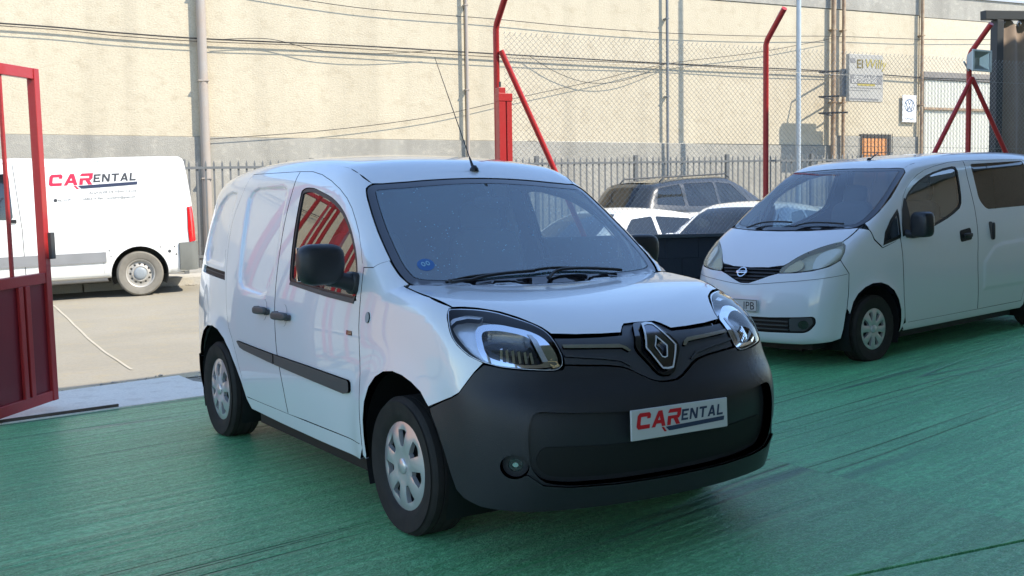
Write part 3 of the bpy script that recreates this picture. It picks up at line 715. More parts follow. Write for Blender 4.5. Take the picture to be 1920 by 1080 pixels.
    for sgn, dd in zip((-1, 1), panel('front_door', B, 'wrap', door, paint, car, holes=[winw], step=.035, hole_lip=.02, mirror=True, gap=.003)):
        win_in = S([tuple(p) for p in inset(win, .020)]); fl = lambda q: [(-a, b) for a, b in q] if sgn > 0 else q
        panel('window_seal', B, 'wrap', fl(winw), MATS['black'], dd, holes=[fl(win_in)], off=-.004, gap=0, step=.02, lip=.01)
        panel('window_pane', B, 'wrap', fl(win_in), MATS['glass'], dd, off=-.010, gap=0, lip=0, step=.06)
        strip = S([(-.447, 1.06), (-.47, 1.046), (-.814, 1.062), (-1.30, 1.090), (-1.31, 1.072), (-.80, 1.036), (-.46, 1.02)])
        panel('waist_strip', B, 'wrap', fl(strip), MATS['trim_grey'], dd, off=.003, gap=0, step=.03, lip=.01)
        tr_ = S([(-1.478, .672), (-1.0, .663), (-.484, .649), (-.470, .640), (-.468, .602), (-.48, .588), (-.535, .577), (-1.0, .596), (-1.478, .616)])
        panel('side_strip', B, 'wrap', fl(tr_), MATS['trim_grey'], dd, off=.014, gap=0, step=.03, lip=.014)
        mb = MB(); yy = .905*sgn
        super_box(mb, (-1.355, yy+.018*sgn, .898), (.118, .016, .022), .55, M=Matrix.Rotation(math.radians(-2.5)*1, 3, 'Y'))
        mb.tube([(-1.26, yy-.02*sgn, .894), (-1.26, yy+.02*sgn, .894)], .016); mb.tube([(-1.45, yy-.02*sgn, .902), (-1.45, yy+.02*sgn, .902)], .016)
        mb.obj('door_handle', MATS['trim_grey'], dd, True, 50)
        cup = [(-1.36+.055*math.cos(t), .90+.062*math.sin(t)) for t in np.linspace(0, 2*math.pi, 20, endpoint=False)]
        panel('handle_recess', B, 'wrap', fl(S(cup)), paint, dd, off=.0015, gap=0, step=.03, lip=.003)
        if sgn < 0: panel('model_badge', B, 'wrap', S([(-.455, .889), (-.515, .889), (-.515, .868), (-.455, .868)]), MATS['black_gloss'], dd, off=.003, gap=0, step=.03, lip=.004)
    sdoor = [(a+.003, b) for a, b in S(Bgap)]+S([(-1.6, .348), (-1.9, .348), (-2.06, .350)])+S(srear[::-1][1:])
    ex2 = S([tuple(p) for p in resample(inset(SD_EMB, .013), .022)]+[tuple(p) for p in resample(inset(SD_EMB, -.013), .022)]+[tuple(p) for p in resample(SD_EMB, .022)])
    for sgn, dd in zip((-1, 1), panel('sliding_door', B, 'wrap', sdoor, paint, car, step=.035, mirror=True, extra=np.array(ex2), gap=.003)):
        fl = lambda q: [(-a, b) for a, b in q] if sgn > 0 else q
        tr_ = S([(-1.495, .671), (-1.8, .68), (-2.118, .691), (-2.125, .685), (-2.07, .655), (-2.0, .645), (-1.8, .634), (-1.495, .617)])
        panel('side_strip', B, 'wrap', fl(tr_), MATS['trim_grey'], dd, off=.014, gap=0, step=.03, lip=.014)
        mb = MB(); yy = .902*sgn
        super_box(mb, (-1.675, yy+.018*sgn, .908), (.105, .016, .022), .55, M=Matrix.Rotation(math.radians(-2.5), 3, 'Y'))
        mb.tube([(-1.59, yy-.02*sgn, .902), (-1.59, yy+.02*sgn, .902)], .016); mb.tube([(-1.76, yy-.02*sgn, .912), (-1.76, yy+.02*sgn, .912)], .016)
        mb.obj('door_handle', MATS['trim_grey'], dd, True, 50)
        cup = [(-1.68+.055*math.cos(t), .91+.062*math.sin(t)) for t in np.linspace(0, 2*math.pi, 20, endpoint=False)]
        panel('handle_recess', B, 'wrap', fl(S(cup)), paint, dd, off=.0015, gap=0, step=.03, lip=.003)
    # --- bonnet (top view)
    hs = [(.168, .789), (.31, .762), (.332, .715), (.364, .668), (.424, .597), (.491, .546), (.583, .489), (.628, .472)]
    hoodh = [(.012, 0), (.002, .2), (-.018, .38), (-.045, .55), (-.078, .68), (-.105, .755), (-.06, .785), (.05, .792)]+hs+[(.655, .36), (.671, .24), (.677, .14), (.645, .108), (.628, .085), (.626, 0)]
    panel('bonnet', B, 'top', symm_t(hoodh), paint, car, gap=.003, step=.035, lip=.02)
    cowl = symm_t([(-.06, 0), (-.065, .2), (-.08, .35), (-.105, .52), (-.145, .67), (-.18, .74), (-.135, .762), (-.09, .74), (-.05, .60), (-.005, .38), (.03, .2), (.04, 0)])
    panel('scuttle', B, 'top', cowl, MATS['black'], car, off=-.012, gap=0, step=.04, lip=.02)
    # --- front wings
    lamp = [(1.115, 1.044), (1.084, 1.021), (1.041, .987), (.991, .934), (.955, .904), (.893, .866), (.839, .845), (.794, .833), (.74, .822), (.649, .811), (.56, .803), (.52, .803), (.492, .815), (.480, .84), (.480, .868), (.486, .90), (.498, .934), (.524, .960), (.582, .982), (.688, 1.003), (.849, 1.026), (1.015, 1.042)]
    joint = [(.826, .840), (.862, .802), (.897, .755), (.928, .715), (.972, .692), (1.025, .672), (1.12, .634)]
    lam = np.array(lamp)
    P_h = edge_to_wrap(B, [(a, -b) for a, b in [(-.105, .758), (-.06, .788), (.05, .795), (.168, .792), (.31, .765)]])
    P_w = edge_to_wrap(B, [(a, -b) for a, b in [(-.27, .768), (-.24, .768), (-.175, .761), (-.125, .742)]])
    fender = S([(-.372, .30), (-.362, .40), (-.350, .55), (-.350, .70), (-.364, .82), (-.380, .92), (-.386, 1.0), (-.392, 1.09), (-.399, 1.195), (-.31, 1.198)])+[tuple(p) for p in P_w]+[tuple(p) for p in P_h]+[tuple(p) for p in lamp[:7]]+joint+S(archF[1:])+S([(-.345, .285)])
    w = panel('front_wing', B, 'wrap', fender, paint, car, step=.032, gap=.0008, mirror=True)
    ind = [(1.718+.020*math.cos(t), .966+.026*math.sin(t)) for t in np.linspace(0, 2*math.pi, 16, endpoint=False)]
    for sgn, ww in zip((1, -1), w): panel('side_repeater', B, 'wrap', [(sgn*a, b) for a, b in ind], MATS['cap_grey'], ww, off=.006, gap=0, step=.02, lip=.008)
    # --- headlamps: clear lens over a deep bowl with reflector, chrome bezel and amber end
    ls = smooth_loop(lamp, 2); cen = ls.mean(0)
    bez_o = smooth_loop([(.905, .990), (.88, .935), (.845, .872), (.80, .842), (.70, .826), (.58, .818), (.505, .83), (.50, .88), (.53, .935), (.60, .965), (.72, .985), (.83, .997)], 3)
    bez_i = smooth_loop([(.865, .968), (.845, .925), (.815, .875), (.77, .855), (.69, .838), (.60, .832), (.56, .845), (.57, .89), (.60, .93), (.65, .952), (.74, .968), (.82, .975)], 3)
    for sgn in (1, -1):
        f_ = lambda q: [(sgn*a, b) for a, b in q]
        body = panel('headlamp', B, 'wrap', f_(ls), MATS['lens'], car, gap=.004, off=.001, lip=0, step=.03)
        rim_i = inset(ls, .006)
        panel('lamp_rim', B, 'wrap', f_(ls), MATS['lamp_silver'], body, holes=[f_(rim_i)], gap=.002, off=-.003, lip=.05, step=.02)
        panel('lamp_bowl', B, 'wrap', f_(ls), MATS['reflector'], body, gap=.004, off=-.058, lip=0, step=.03)
        panel('lamp_bezel', B, 'wrap', f_(bez_o), MATS['chrome'], body, holes=[f_(bez_i)], gap=0, off=-.020, lip=.035, hole_lip=.035, step=.012)
        panel('lamp_reflector', B, 'wrap', f_(bez_i), MATS['lamp_dark'], body, gap=0, off=-.050, lip=0, step=.03)
        # stepped ribs in the reflector and the bulb shield
        for k in range(6):
            c = (.615+k*.028, .875+k*.002); rib = [(c[0]-.009, c[1]-.033), (c[0]+.003, c[1]-.036), (c[0]+.009, c[1]+.012+k*.004), (c[0]-.003, c[1]+.016+k*.004)]
            panel('reflector_rib', B, 'wrap', f_(rib), MATS['chrome'], body, gap=0, off=-.030-.003*k, lip=.02, step=.02)
        shield = [(.545, .845), (.57, .842), (.605, .93), (.625, .955), (.60, .952), (.575, .93)]
        panel('bulb_shield', B, 'wrap', f_(shield), MATS['hubcap'], body, gap=0, off=-.018, lip=.02, step=.02)
        amb = [(.492, .822), (.525, .815), (.545, .845), (.51, .862)]
        panel('indicator', B, 'wrap', f_(amb), MATS['amber'], body, gap=0, off=-.02, lip=.02, step=.02)
        light_bar = [(1.06, .965), (1.045, .96), (1.035, 1.012), (1.0, 1.022), (.94, 1.018), (.94, 1.026), (1.03, 1.033), (1.06, 1.02)]
        panel('side_light', B, 'wrap', f_(light_bar), MATS['hubcap'], body, gap=0, off=-.022, lip=.02, step=.02)
    # --- bumper
    gl_low = [(0, .719), (.05, .722), (.093, .736), (.135, .757), (.174, .778), (.21, .792), (.278, .803), (.38, .811), (.478, .819)]
    blow = [(.97, .30), (.93, .268), (.843, .246), (.587, .232), (.3, .225), (0, .222)]
    bump = gl_low+[(.490, .803), (.535, .799), (.649, .807), (.74, .818), (.794, .829), (.822, .833)]+[(a+.003, b-.006) for a, b in joint[1:-1]]+[(1.112, .628), (1.10, .60), (1.065, .546), (1.022, .453), (.995, .37)]+blow
    intake = round_poly([(0, .613), (.3, .622), (.5, .636), (.635, .652), (.652, .56), (.645, .43), (.60, .362), (.5, .340), (.3, .330), (0, .327)], [0, .1, .1, .06, .1, .1, .08, .1, .1, 0])
    intake = [(max(a, 0), b) for a, b in intake]
    fog = np.array([(.700+.050*math.cos(t), .430+.048*math.sin(t)) for t in np.linspace(0, 2*math.pi, 24, endpoint=False)])
    fogL = fog*[-1, 1]
    bp = panel('front_bumper', B, 'wrap', symm(bump), MATS['bumper'], car, holes=[symm(intake), fog, fogL], gap=.002, step=.03, hole_lip=.045, lip=.03)
    pl = panel('intake_backing', B, 'wrap', symm(intake), MATS['bumper'], bp, off=-.040, gap=-.01, step=.04, lip=0)
    low = round_poly([(0, .475), (.40, .485), (.60, .50), (.625, .43), (.58, .375), (.45, .355), (0, .345)], [0, .05, .03, .05, .04, .06, 0])
    panel('lower_grille', B, 'wrap', symm([(max(a, 0), b) for a, b in low]), MATS['mesh_black'], bp, off=-.036, gap=0, step=.04, lip=.003)
    lipc = [(.60, .347), (.5, .327), (.3, .317), (0, .314)]
    panel('bumper_lip', B, 'wrap', symm([(0, .322), (.3, .325), (.5, .335), (.60, .352), (.655, .40), (.665, .395), (.61, .340), (.5, .322), (.3, .312), (0, .309)]), MATS['bumper'], bp, off=.012, gap=0, step=.02, lip=.02)
    for sgn in (1, -1):
        c = fog*[sgn, 1]
        fb = panel('fog_lamp_bezel', B, 'wrap', inset(c, -.004), MATS['bumper'], bp, holes=[inset(c, .020)], off=-.030, gap=0, step=.015, lip=.0, hole_lip=.02)
        panel('fog_lamp', B, 'wrap', inset(c, .019), MATS['lamp_dark'], bp, off=-.034, gap=0, step=.015, lip=0)
        panel('fog_lamp_bulb', B, 'wrap', inset(c, .038), MATS['chrome'], bp, off=-.031, gap=0, step=.015, lip=.004)
        panel('fog_lamp_glass', B, 'wrap', inset(c, .021), MATS['lens'], bp, off=-.028, gap=0, step=.02, lip=0)
    sup = [(0, .93), (.45, .92), (.62, .80), (.70, .70), (.70, .30), (0, .28)]
    panel('front_carrier', B, 'wrap', symm(sup), MATS['mesh_black'], car, off=-.085, gap=0, step=.06, lip=0, bstep=.05)
    # --- number-plate board with the hire firm's name
    n0 = Vector((.985, 0, -.12)).normalized(); M = Matrix.Translation((.876, .02, .563)) @ rot_to((1, 0, .03), (0, 1, 0))
    pb = MB().bbox((-.268, -.064, -.010), (.268, .064, 0), .003, M).obj('plate_board', MATS['plate_white'], car)
    ox, oy = -.245, -.018
    firm_logo(pb, lambda a, b: M @ Vector((ox+a, oy+b, .0025)), .49, MATS['logo_red'], MATS['logo_navy'], MATS['logo_navy'])
    # --- upper grille, trim strips, emblem
    hump = [(0, .960), (.085, .958), (.112, .945), (.140, .921)]
    gr = hump+[(.26, .921), (.40, .925), (.483, .929), (.478, .90), (.472, .868), (.472, .84), (.474, .824)]+[(a, b+.006) for a, b in gl_low[::-1][1:]]
    g = panel('upper_grille', B, 'wrap', symm(gr), MATS['grille'], car, off=-.008, gap=.002, step=.025, lip=.03)
    for sgn in (1, -1):
        strip = [(.462, .897), (.19, .883), (.162, .872), (.145, .855), (.160, .852), (.185, .868), (.25, .872), (.462, .884)]
        panel('chrome_strip', B, 'wrap', [(sgn*a, b) for a, b in strip], MATS['strip_chrome'], g, off=.004, gap=0, step=.015, lip=.012)
        rdg = [(.468, .862), (.30, .842), (.21, .828), (.165, .800), (.172, .795), (.215, .819), (.30, .833), (.468, .853)]
        panel('grille_ridge', B, 'wrap', [(sgn*a, b) for a, b in rdg], MATS['grille'], g, off=.001, gap=0, step=.015, lip=.010)
    shield = round_poly([(0, .953), (.055, .950), (.118, .868), (.115, .845), (.045, .752), (.02, .742), (0, .742)], [0, .02, .03, .03, .03, .02, 0])
    es = panel('emblem_shield', B, 'wrap', symm([(max(a, 0), b) for a, b in shield]), MATS['black_gloss'], g, off=.008, gap=0, step=.02, lip=.02)
    ring_o = symm([(0, .940), (.030, .936), (.086, .852), (.030, .764), (0, .760)]); ring_i = symm([(0, .884), (.030, .852), (.012, .815), (0, .812)])
    em = panel('diamond_emblem', B, 'wrap', ring_o, MATS['chrome_dark_reflection'], g, holes=[ring_i], off=.024, gap=0, step=.012, lip=.016, hole_lip=.014)
    panel('emblem_edge_glint', B, 'wrap', ring_o, MATS['lamp_silver'], g, holes=[inset(ring_o, .008)], off=.0265, gap=0, step=.012, lip=.018, hole_lip=.003)  # pale outline paints the bright edge glint onto the emblem
    panel('emblem_edge_glint', B, 'wrap', inset(ring_i, -.005), MATS['lamp_silver'], g, holes=[ring_i], off=.0265, gap=0, step=.012, lip=.003, hole_lip=.003)
    # --- wheels, arches, underside
    for x, r_ in ((-.012, .40), (-2.69, .41)):
        for sgn in (-1, 1):
            make_wheel(car, (x, sgn*.765, .3115), sgn, .3155, .198, .213, 'seven')
            liner(car, B, x+(.0 if x > -1 else .02), .325, r_+.015, sgn, .40, y0=.845)
    ub = MB().box((-3.2, -.52, .165), (.42, .52, .34)); ub.box((-2.05, -.80, .185), (-.47, .80, .344)); ub.box((.425, -.45, .235), (.60, .45, .33)); ub.obj('underbody', MATS['mesh_black'], car)
    # --- door mirrors
    for sgn in (-1, 1):
        mb = MB()
        def tp(p):
            k = 1-.22*max(0, -p.z/.1)*.5; q = Vector((p.x*(1-.25*max(0, p.y*1./.12)), p.y*k, p.z)); return q
        mb.V, mb.F = [], []
        super_box(mb, (-.475, sgn*1.035, 1.215), (.068, .118, .098), .55, 24, M=Matrix.Rotation(math.radians(-8*sgn), 3, 'Z'), taper=lambda p: tp(Vector((p.x, p.y*sgn, p.z))) if sgn > 0 else Vector((tp(Vector((p.x, -p.y, p.z))).x, -tp(Vector((p.x, -p.y, p.z))).y, p.z)))
        mb.tube([(-.47, sgn*.86, 1.115), (-.47, sgn*.93, 1.135), (-.475, sgn*1.0, 1.15)], [.045, .04, .04], 12)
        super_box(mb, (-.48, sgn*.868, 1.12), (.055, .022, .055), .5, 16)
        m_ = mb.obj('door_mirror', MATS['bumper'], car, True, 60)
        gm = MB(); Mx = Matrix.Translation((-.545, sgn*1.035, 1.215)) @ Matrix.Rotation(math.radians(-8*sgn), 4, 'Z') @ Matrix.Rotation(math.radians(90), 4, 'Y')
        gm.bbox((-.08, -.095, -.004), (.08, .095, .003), .002, Mx); gm.obj('mirror_glass', MATS['chrome'], m_)
        if sgn > 0: m_.location = (-.10, -.045, 0)
    # --- wipers
    for p in ([(-.01, -.60), (-.062, -.42), (-.060, -.10)], [(.0, -.06), (-.060, .06), (-.068, .44)]):
        q = smooth_loop([(a, b) for a, b in p], 6, False); P = B.cast('top', q); N = B.N(P); Q = P+N*.022
        Q[0] += N[0]*.01
        mb = MB().tube([tuple(v) for v in Q], .008, 6)
        bl = B.cast('top', np.array([(p[1][0]-.012, p[1][1]-.16), (p[1][0]-.02, p[1][1]), (p[2][0]-.012, p[2][1])])); Nb = B.N(bl); bl = bl+Nb*.012
        mb.tube([tuple(v) for v in smooth_loop(bl, 5, False)], .007, 6)
        mb.obj('wiper', MATS['black'], car, True, 60)
    # --- aerial
    mb = MB(); base = Vector((-.777, 0, 1.676)); tip = Vector((-1.20, 0, 2.341)); ax = (tip-base).normalized()
    mb.lathe([(.026, 0), (.024, .012), (.012, .03), (.0, .032)], 16, 'z', base); mb.tube([base+ax*.01, base+ax*.09], [.010, .005], 8); mb.tube([base+ax*.08, tip], [.0032, .0018], 6)
    mb.obj('aerial', MATS['black'], car, True, 50)
    # --- environmental sticker in the windscreen
    cc = (-.205, -.612); stk = [(cc[0]+.042*math.cos(t)*.8, cc[1]+.044*math.sin(t)) for t in np.linspace(0, 2*math.pi, 24, endpoint=False)]
    st = panel('round_sticker', B, 'top', stk, MATS['sticker_blue'], car, off=-.0045+.0015, gap=0, step=.03, lip=0)
    for dy in (-.012, .012):
        t = np.linspace(0, 2*math.pi, 14, endpoint=False); o_ = [(cc[0]-.004+.013*math.cos(a), cc[1]+dy+.010*math.sin(a)) for a in t]; i_ = [(cc[0]-.004+.007*math.cos(a), cc[1]+dy+.0055*math.sin(a)) for a in t]
        panel('sticker_figure', B, 'top', o_, MATS['sticker_pale'], st, holes=[i_], off=-.0005, gap=0, step=.02, lip=0)
    # --- inside
    it = MB(); it.bbox((-.62, -.76, .80), (.05, .76, 1.02), .05); it.obj('dashboard', MATS['interior'], car, True, 50)
    dh = MB(); super_box(dh, (-.48, .38, 1.05), (.16, .20, .05), .6); dh.obj('instrument_hood', MATS['interior'], car, True, 60)
    seat(car, -1.02, .40, .62); seat(car, -1.02, -.40, .62); steering(car, -.66, .38, 1.03)
    MB().box((-1.60, -.80, .35), (-1.56, .80, 1.15)).box((-1.595, -.70, 1.15), (-1.565, .70, 1.50)).box((-1.59, -.60, 1.50), (-1.57, .60, 1.72)).obj('bulkhead', MATS['interior'], car)
    MB().box((-3.2, -.80, .36), (.0, .80, .40)).obj('cabin_floor', MATS['interior'], car)
    lin = symm_t([(-.75, 0), (-.76, .55), (-.80, .62), (-1.5, .64), (-3.0, .62), (-3.05, 0)])
    panel('headlining', B, 'top', lin, MATS['interior'], car, off=-.03, gap=0, step=.1, lip=0, bstep=.08)
    dl = S([(-1.55, 1.66), (-1.2, 1.64), (-.9, 1.56), (-.70, 1.46), (-.5, 1.28), (-.42, 1.15), (-.40, .9), (-.40, .40), (-1.5, .40)])
    panel('door_lining', B, 'wrap', dl, MATS['interior'], car, holes=[S([tuple(p) for p in inset(win, .0)])], off=-.045, gap=0, step=.06, lip=0, bstep=.05, mirror=True)
    hdr = symm_t([(-.70, 0), (-.71, .5), (-.72, .60), (-.80, .63), (-.84, .3), (-.84, 0)])
    rv = MB(); super_box(rv, (-.60, 0, 1.50), (.02, .11, .035), .5); rv.tube([(-.60, 0, 1.5), (-.66, 0, 1.60)], .01); rv.obj('rear_view_mirror', MATS['interior'], car, True, 60)
    return car
# ---------------------------------------------------------------- the white people carrier on the right
def build_nvan(pose):
    B = NVAN; car = empty('passenger_van', (pose[0], pose[1], pose[3]), (0, pose[4], pose[2]))
    tag(car, 'white van with dark rear side windows parked beside the low dark wall', 'van')
    S = lambda pts: sx(B, pts); paint = MATS['paint_nv']; F2 = lambda q, sgn: [(sgn*a, b) for a, b in q]
    wsh = [(-.66, 0), (-.665, .3), (-.69, .5), (-.72, .60), (-.73, .640), (-.70, .668), (-.60, .69), (-.37, .735), (-.15, .752), (-.02, .745), (.06, .72), (.12, .66), (.18, .5), (.22, .3), (.24, 0)]
    ws = symm_t(smooth_loop(wsh, 3, False)); inner = inset(ws, .05)
    panel('windscreen_edge', B, 'top', ws, MATS['black_gloss'], car, holes=[inner], off=-.004, gap=.004, step=.03, lip=.012)
    panel('windscreen', B, 'top', inner, MATS['windscreen_plain'], car, off=-.004, gap=0, lip=0, step=.06)
    rl = [(x, .628) for x in np.linspace(-.82, -3.4, 22)]
    panel('roof', B, 'top', symm_t([(-.658, 0), (-.663, .3), (-.688, .5), (-.718, .60), (-.735, .636)]+rl+[(-3.44, .4), (-3.45, 0)]), paint, car, gap=0, lip=0, step=.06)
    wsedge = [(-.735, .636), (-.705, .672), (-.60, .695), (-.37, .740), (-.15, .757), (-.02, .750), (.03, .737)]
    top_w = edge_to_wrap(B, [(a, -b) for a, b in rl]); ws_w = edge_to_wrap(B, [(a, -b) for a, b in wsedge])
    rearu = B.ur+.30
    Bgap = [(-1.712, 1.762), (-1.688, 1.60), (-1.686, 1.45), (-1.686, 1.312), (-1.673, 1.11), (-1.645, .85), (-1.645, .70), (-1.665, .5), (-1.689, .306)]
    dtop = [(-1.712, 1.762), (-1.45, 1.752), (-1.163, 1.718), (-.98, 1.685), (-.832, 1.640), (-.72, 1.59), (-.613, 1.528), (-.531, 1.45), (-.46, 1.34), (-.42, 1.23)]
    dfr = [(-.388, 1.088), (-.399, .937), (-.405, .771), (-.42, .55), (-.455, .36), (-.475, .306)]
    slid = [(-2.87, 1.755), (-2.87, 1.3), (-2.86, 1.02), (-2.85, .84), (-2.80, .76), (-2.70, .69), (-2.61, .60), (-2.55, .45), (-2.53, .31)]
    arR = [(a-.235, b) for a, b in [(-2.33, .27), (-2.33, .36), (-2.36, .47), (-2.43, .58), (-2.54, .655), (-2.66, .69), (-2.79, .69), (-2.91, .655), (-3.02, .58), (-3.09, .47), (-3.12, .36)]]
    arF = [(.36, .47), (.318, .57), (.25, .64), (.16, .69), (.06, .715), (-.05, .712), (-.15, .68), (-.24, .625), (-.31, .54), (-.355, .44), (-.37, .34), (-.37, .235)]
    fen_joint = [(-.42, 1.20), (-.30, 1.12), (-.12, 1.04)]
    ring = [tuple(p) for p in ws_w[::-1]]+[tuple(p) for p in top_w]+[(rearu-.05, 1.72), (rearu, 1.5), (rearu, .60), (rearu-.1, .45)]+S([(-3.35, .41)])+S(arR[::-1][1:])+S([(-2.53, .235), (-.45, .235), (-.40, .29)])
    ring += S([(-.462, .31), (-.443, .36), (-.408, .55), (-.393, .771), (-.387, .937), (-.376, 1.088), (-.30, 1.062), (-.10, 1.02), (.0, 1.10), (.04, 1.19)])
    hole = S(dtop)+S([(-.405, 1.11), (-.409, .937), (-.415, .771), (-.43, .55), (-.465, .36), (-.49, .306), (-1.69, .306), (-2.52, .309)])+S(slid[::-1][1:])
    quarter = smooth_loop([(-.135, 1.065), (-.165, 1.13), (-.27, 1.235), (-.38, 1.31), (-.40, 1.30), (-.385, 1.15), (-.37, 1.105), (-.25, 1.075)], 2); qw = S([tuple(p) for p in quarter])
    panel('body_side', B, 'wrap', ring, paint, car, holes=[hole, qw], gap=0, step=.045, lip=.02, mirror=True)
    for sgn in (1, -1):
        qt = panel('quarter_window_trim', B, 'wrap', F2(S([(-.108, 1.036), (-.156, 1.150), (-.266, 1.255), (-.40, 1.345), (-.408, 1.30), (-.385, 1.105), (-.375, 1.085)]), sgn), MATS['black'], car, holes=[F2(S([tuple(p) for p in inset(quarter, .012)]), sgn)], off=.003, gap=0, step=.02, lip=.008)
        panel('window_pane', B, 'wrap', F2(qw, sgn), MATS['glass'], qt, off=-.006, gap=0, lip=0, step=.05)
    win = [(-.56, 1.13), (-.56, 1.425), (-.60, 1.462), (-.646, 1.494), (-.74, 1.545), (-.859, 1.592), (-.98, 1.63), (-1.12, 1.662), (-1.30, 1.69), (-1.47, 1.706), (-1.53, 1.70), (-1.545, 1.665), (-1.525, 1.55), (-1.495, 1.42), (-1.47, 1.355), (-1.42, 1.308), (-1.30, 1.262), (-1.173, 1.222), (-.944, 1.165), (-.72, 1.135)]
    winw = S(win); door = S(dtop)+S(dfr)+S([(-1.0, .306)])+S(Bgap[::-1][:-1])
    for sgn, dd in zip((1, -1), panel('front_door', B, 'wrap', door, paint, car, holes=[winw], step=.045, hole_lip=.02, mirror=True, gap=.003)):
        panel('window_seal', B, 'wrap', F2(winw, sgn), MATS['black'], dd, holes=[F2(S([tuple(p) for p in inset(win, .018)]), sgn)], off=-.003, gap=0, step=.02, lip=.01)
        panel('window_pane', B, 'wrap', F2(S([tuple(p) for p in inset(win, .018)]), sgn), MATS['glass'], dd, off=-.009, gap=0, lip=0, step=.08)
        panel('pillar_trim', B, 'wrap', F2(S([(-.425, 1.20), (-.47, 1.335), (-.54, 1.44), (-.562, 1.43), (-.562, 1.12), (-.41, 1.095)]), sgn), MATS['black'], dd, off=.002, gap=0, step=.03, lip=.006)
        hp = round_poly([(-1.345, 1.095), (-1.545, 1.115), (-1.555, 1.0), (-1.35, .985)], .03)
        panel('handle_recess', B, 'wrap', F2(S([tuple(p) for p in hp]), sgn), MATS['mesh_black'], dd, off=.003, gap=0, step=.03, lip=.004)
        MBh = MB(); super_box(MBh, (-1.45, -sgn*.862, 1.045), (.075, .012, .022), .5, 16); MBh.obj('door_handle', MATS['black'], dd, True, 60)
    rw = round_poly([(-1.812, 1.722), (-2.84, 1.735), (-2.85, 1.285), (-2.627, 1.281), (-1.90, 1.277), (-1.80, 1.37)], [.03, .03, .03, .01, .06, .06]); rww = S([tuple(p) for p in rw])
    sdoor = [(a+.003, b) for a, b in S(Bgap)]+S([(-2.0, .308), (-2.52, .31)])+S(slid[::-1][1:])
    for sgn, dd in zip((1, -1), panel('sliding_door', B, 'wrap', sdoor, paint, car, holes=[rww], step=.045, hole_lip=.015, mirror=True, gap=.003, extra=np.array(S([tuple(p) for g_ in (.022, .008, -.008, -.022) for p in resample(inset(NV_EMB, g_), .025)])))):
        panel('window_pane', B, 'wrap', F2(rww, sgn), MATS['glass_tint'], dd, off=-.003, gap=0, lip=0, step=.06)
        hp = round_poly([(-1.885, 1.155), (-1.965, 1.15), (-1.975, .975), (-1.90, .97)], .035)
        panel('handle_recess', B, 'wrap', F2(S([tuple(p) for p in hp]), sgn), MATS['trim_grey'], dd, off=.003, gap=0, step=.03, lip=.004)
        MBh = MB(); super_box(MBh, (-1.915, -sgn*.862, 1.06), (.014, .012, .085), .5, 16); MBh.obj('door_handle', MATS['black'], dd, True, 60)
    qp = round_poly([(-2.93, 1.725), (-3.30, 1.70), (-3.34, 1.33), (-2.95, 1.29)], .05)
    panel('rear_quarter_window', B, 'wrap', S([tuple(p) for p in qp]), MATS['glass_tint'], car, off=.002, gap=0, lip=.006, step=.06, mirror=True)
    end = B.ur+B.rho*math.pi/2+B.yc
    panel('rear_door', B, 'wrap', [(rearu-.05, 1.72), (rearu, 1.5), (rearu, .60), (rearu-.08, .40), (end, .40), (end, 1.74)], paint, car, step=.09, bstep=.06, mirror=True)
    # bonnet, wings, lamps
    hoodh = [(.262, 0), (.245, .3), (.20, .5), (.145, .66), (.10, .722), (.17, .728), (.25, .722), (.325, .704), (.39, .63), (.47, .545), (.56, .452), (.64, .38), (.665, .345), (.695, .2), (.705, 0)]
    panel('bonnet', B, 'top', symm_t(hoodh), paint, car, gap=.003, step=.04, lip=.02)
    panel('scuttle', B, 'top', symm_t([(.19, 0), (.17, .3), (.12, .52), (.07, .66), (.02, .735), (.09, .735), (.15, .66), (.22, .5), (.27, .3), (.28, 0)]), MATS['black'], car, off=-.012, gap=0, step=.05, lip=.02)
    lamp = [(.333, .838), (.352, .905), (.49, 1.0), (.62, 1.033), (.746, 1.056), (.89, 1.082), (1.015, 1.102), (1.012, 1.066), (.96, 1.0), (.905, .944), (.78, .895), (.639, .864), (.48, .846)]
    P_h = edge_to_wrap(B, [(a, -b) for a, b in [(.105, .728), (.17, .732), (.25, .726), (.325, .708)]])
    P_w = edge_to_wrap(B, [(a, -b) for a, b in [(.03, .742), (.08, .722), (.10, .726)]])
    wing = S([(-.42, .30), (-.435, .36), (-.40, .55), (-.385, .771), (-.379, .937), (-.368, 1.088), (-.29, 1.058), (-.09, 1.012), (.01, 1.09), (.045, 1.18)])+[tuple(p) for p in P_h]+[(1.012, 1.066), (.96, 1.0), (.905, .944), (.93, .90), (.995, .823), (.985, .65), (.965, .52)]+S(arF)+S([(-.38, .235)])
    panel('front_wing', B, 'wrap', wing, paint, car, step=.04, gap=.0008, mirror=True)
    ls = smooth_loop(lamp, 2)
    for sgn in (1, -1):
        hb = panel('headlamp', B, 'wrap', F2(ls, sgn), MATS['lens_hazy'], car, gap=.004, off=.001, lip=0, step=.04)
        panel('lamp_bowl', B, 'wrap', F2(ls, sgn), mat('lamp_pale', (.55,.56,.50), .4, metal=.2), hb, gap=.002, off=-.05, lip=0, step=.04)
        panel('lamp_rim', B, 'wrap', F2(ls, sgn), MATS['black'], hb, holes=[F2(inset(ls, .008), sgn)], gap=.002, off=-.003, lip=.05, step=.03)
        rf = smooth_loop([(.63, .89), (.66, .98), (.76, 1.03), (.90, 1.055), (.96, 1.04), (.92, .98), (.80, .92), (.70, .89)], 2)
        panel('lamp_reflector', B, 'wrap', F2(rf, sgn), MATS['reflector'], hb, gap=0, off=-.025, lip=.02, step=.025)
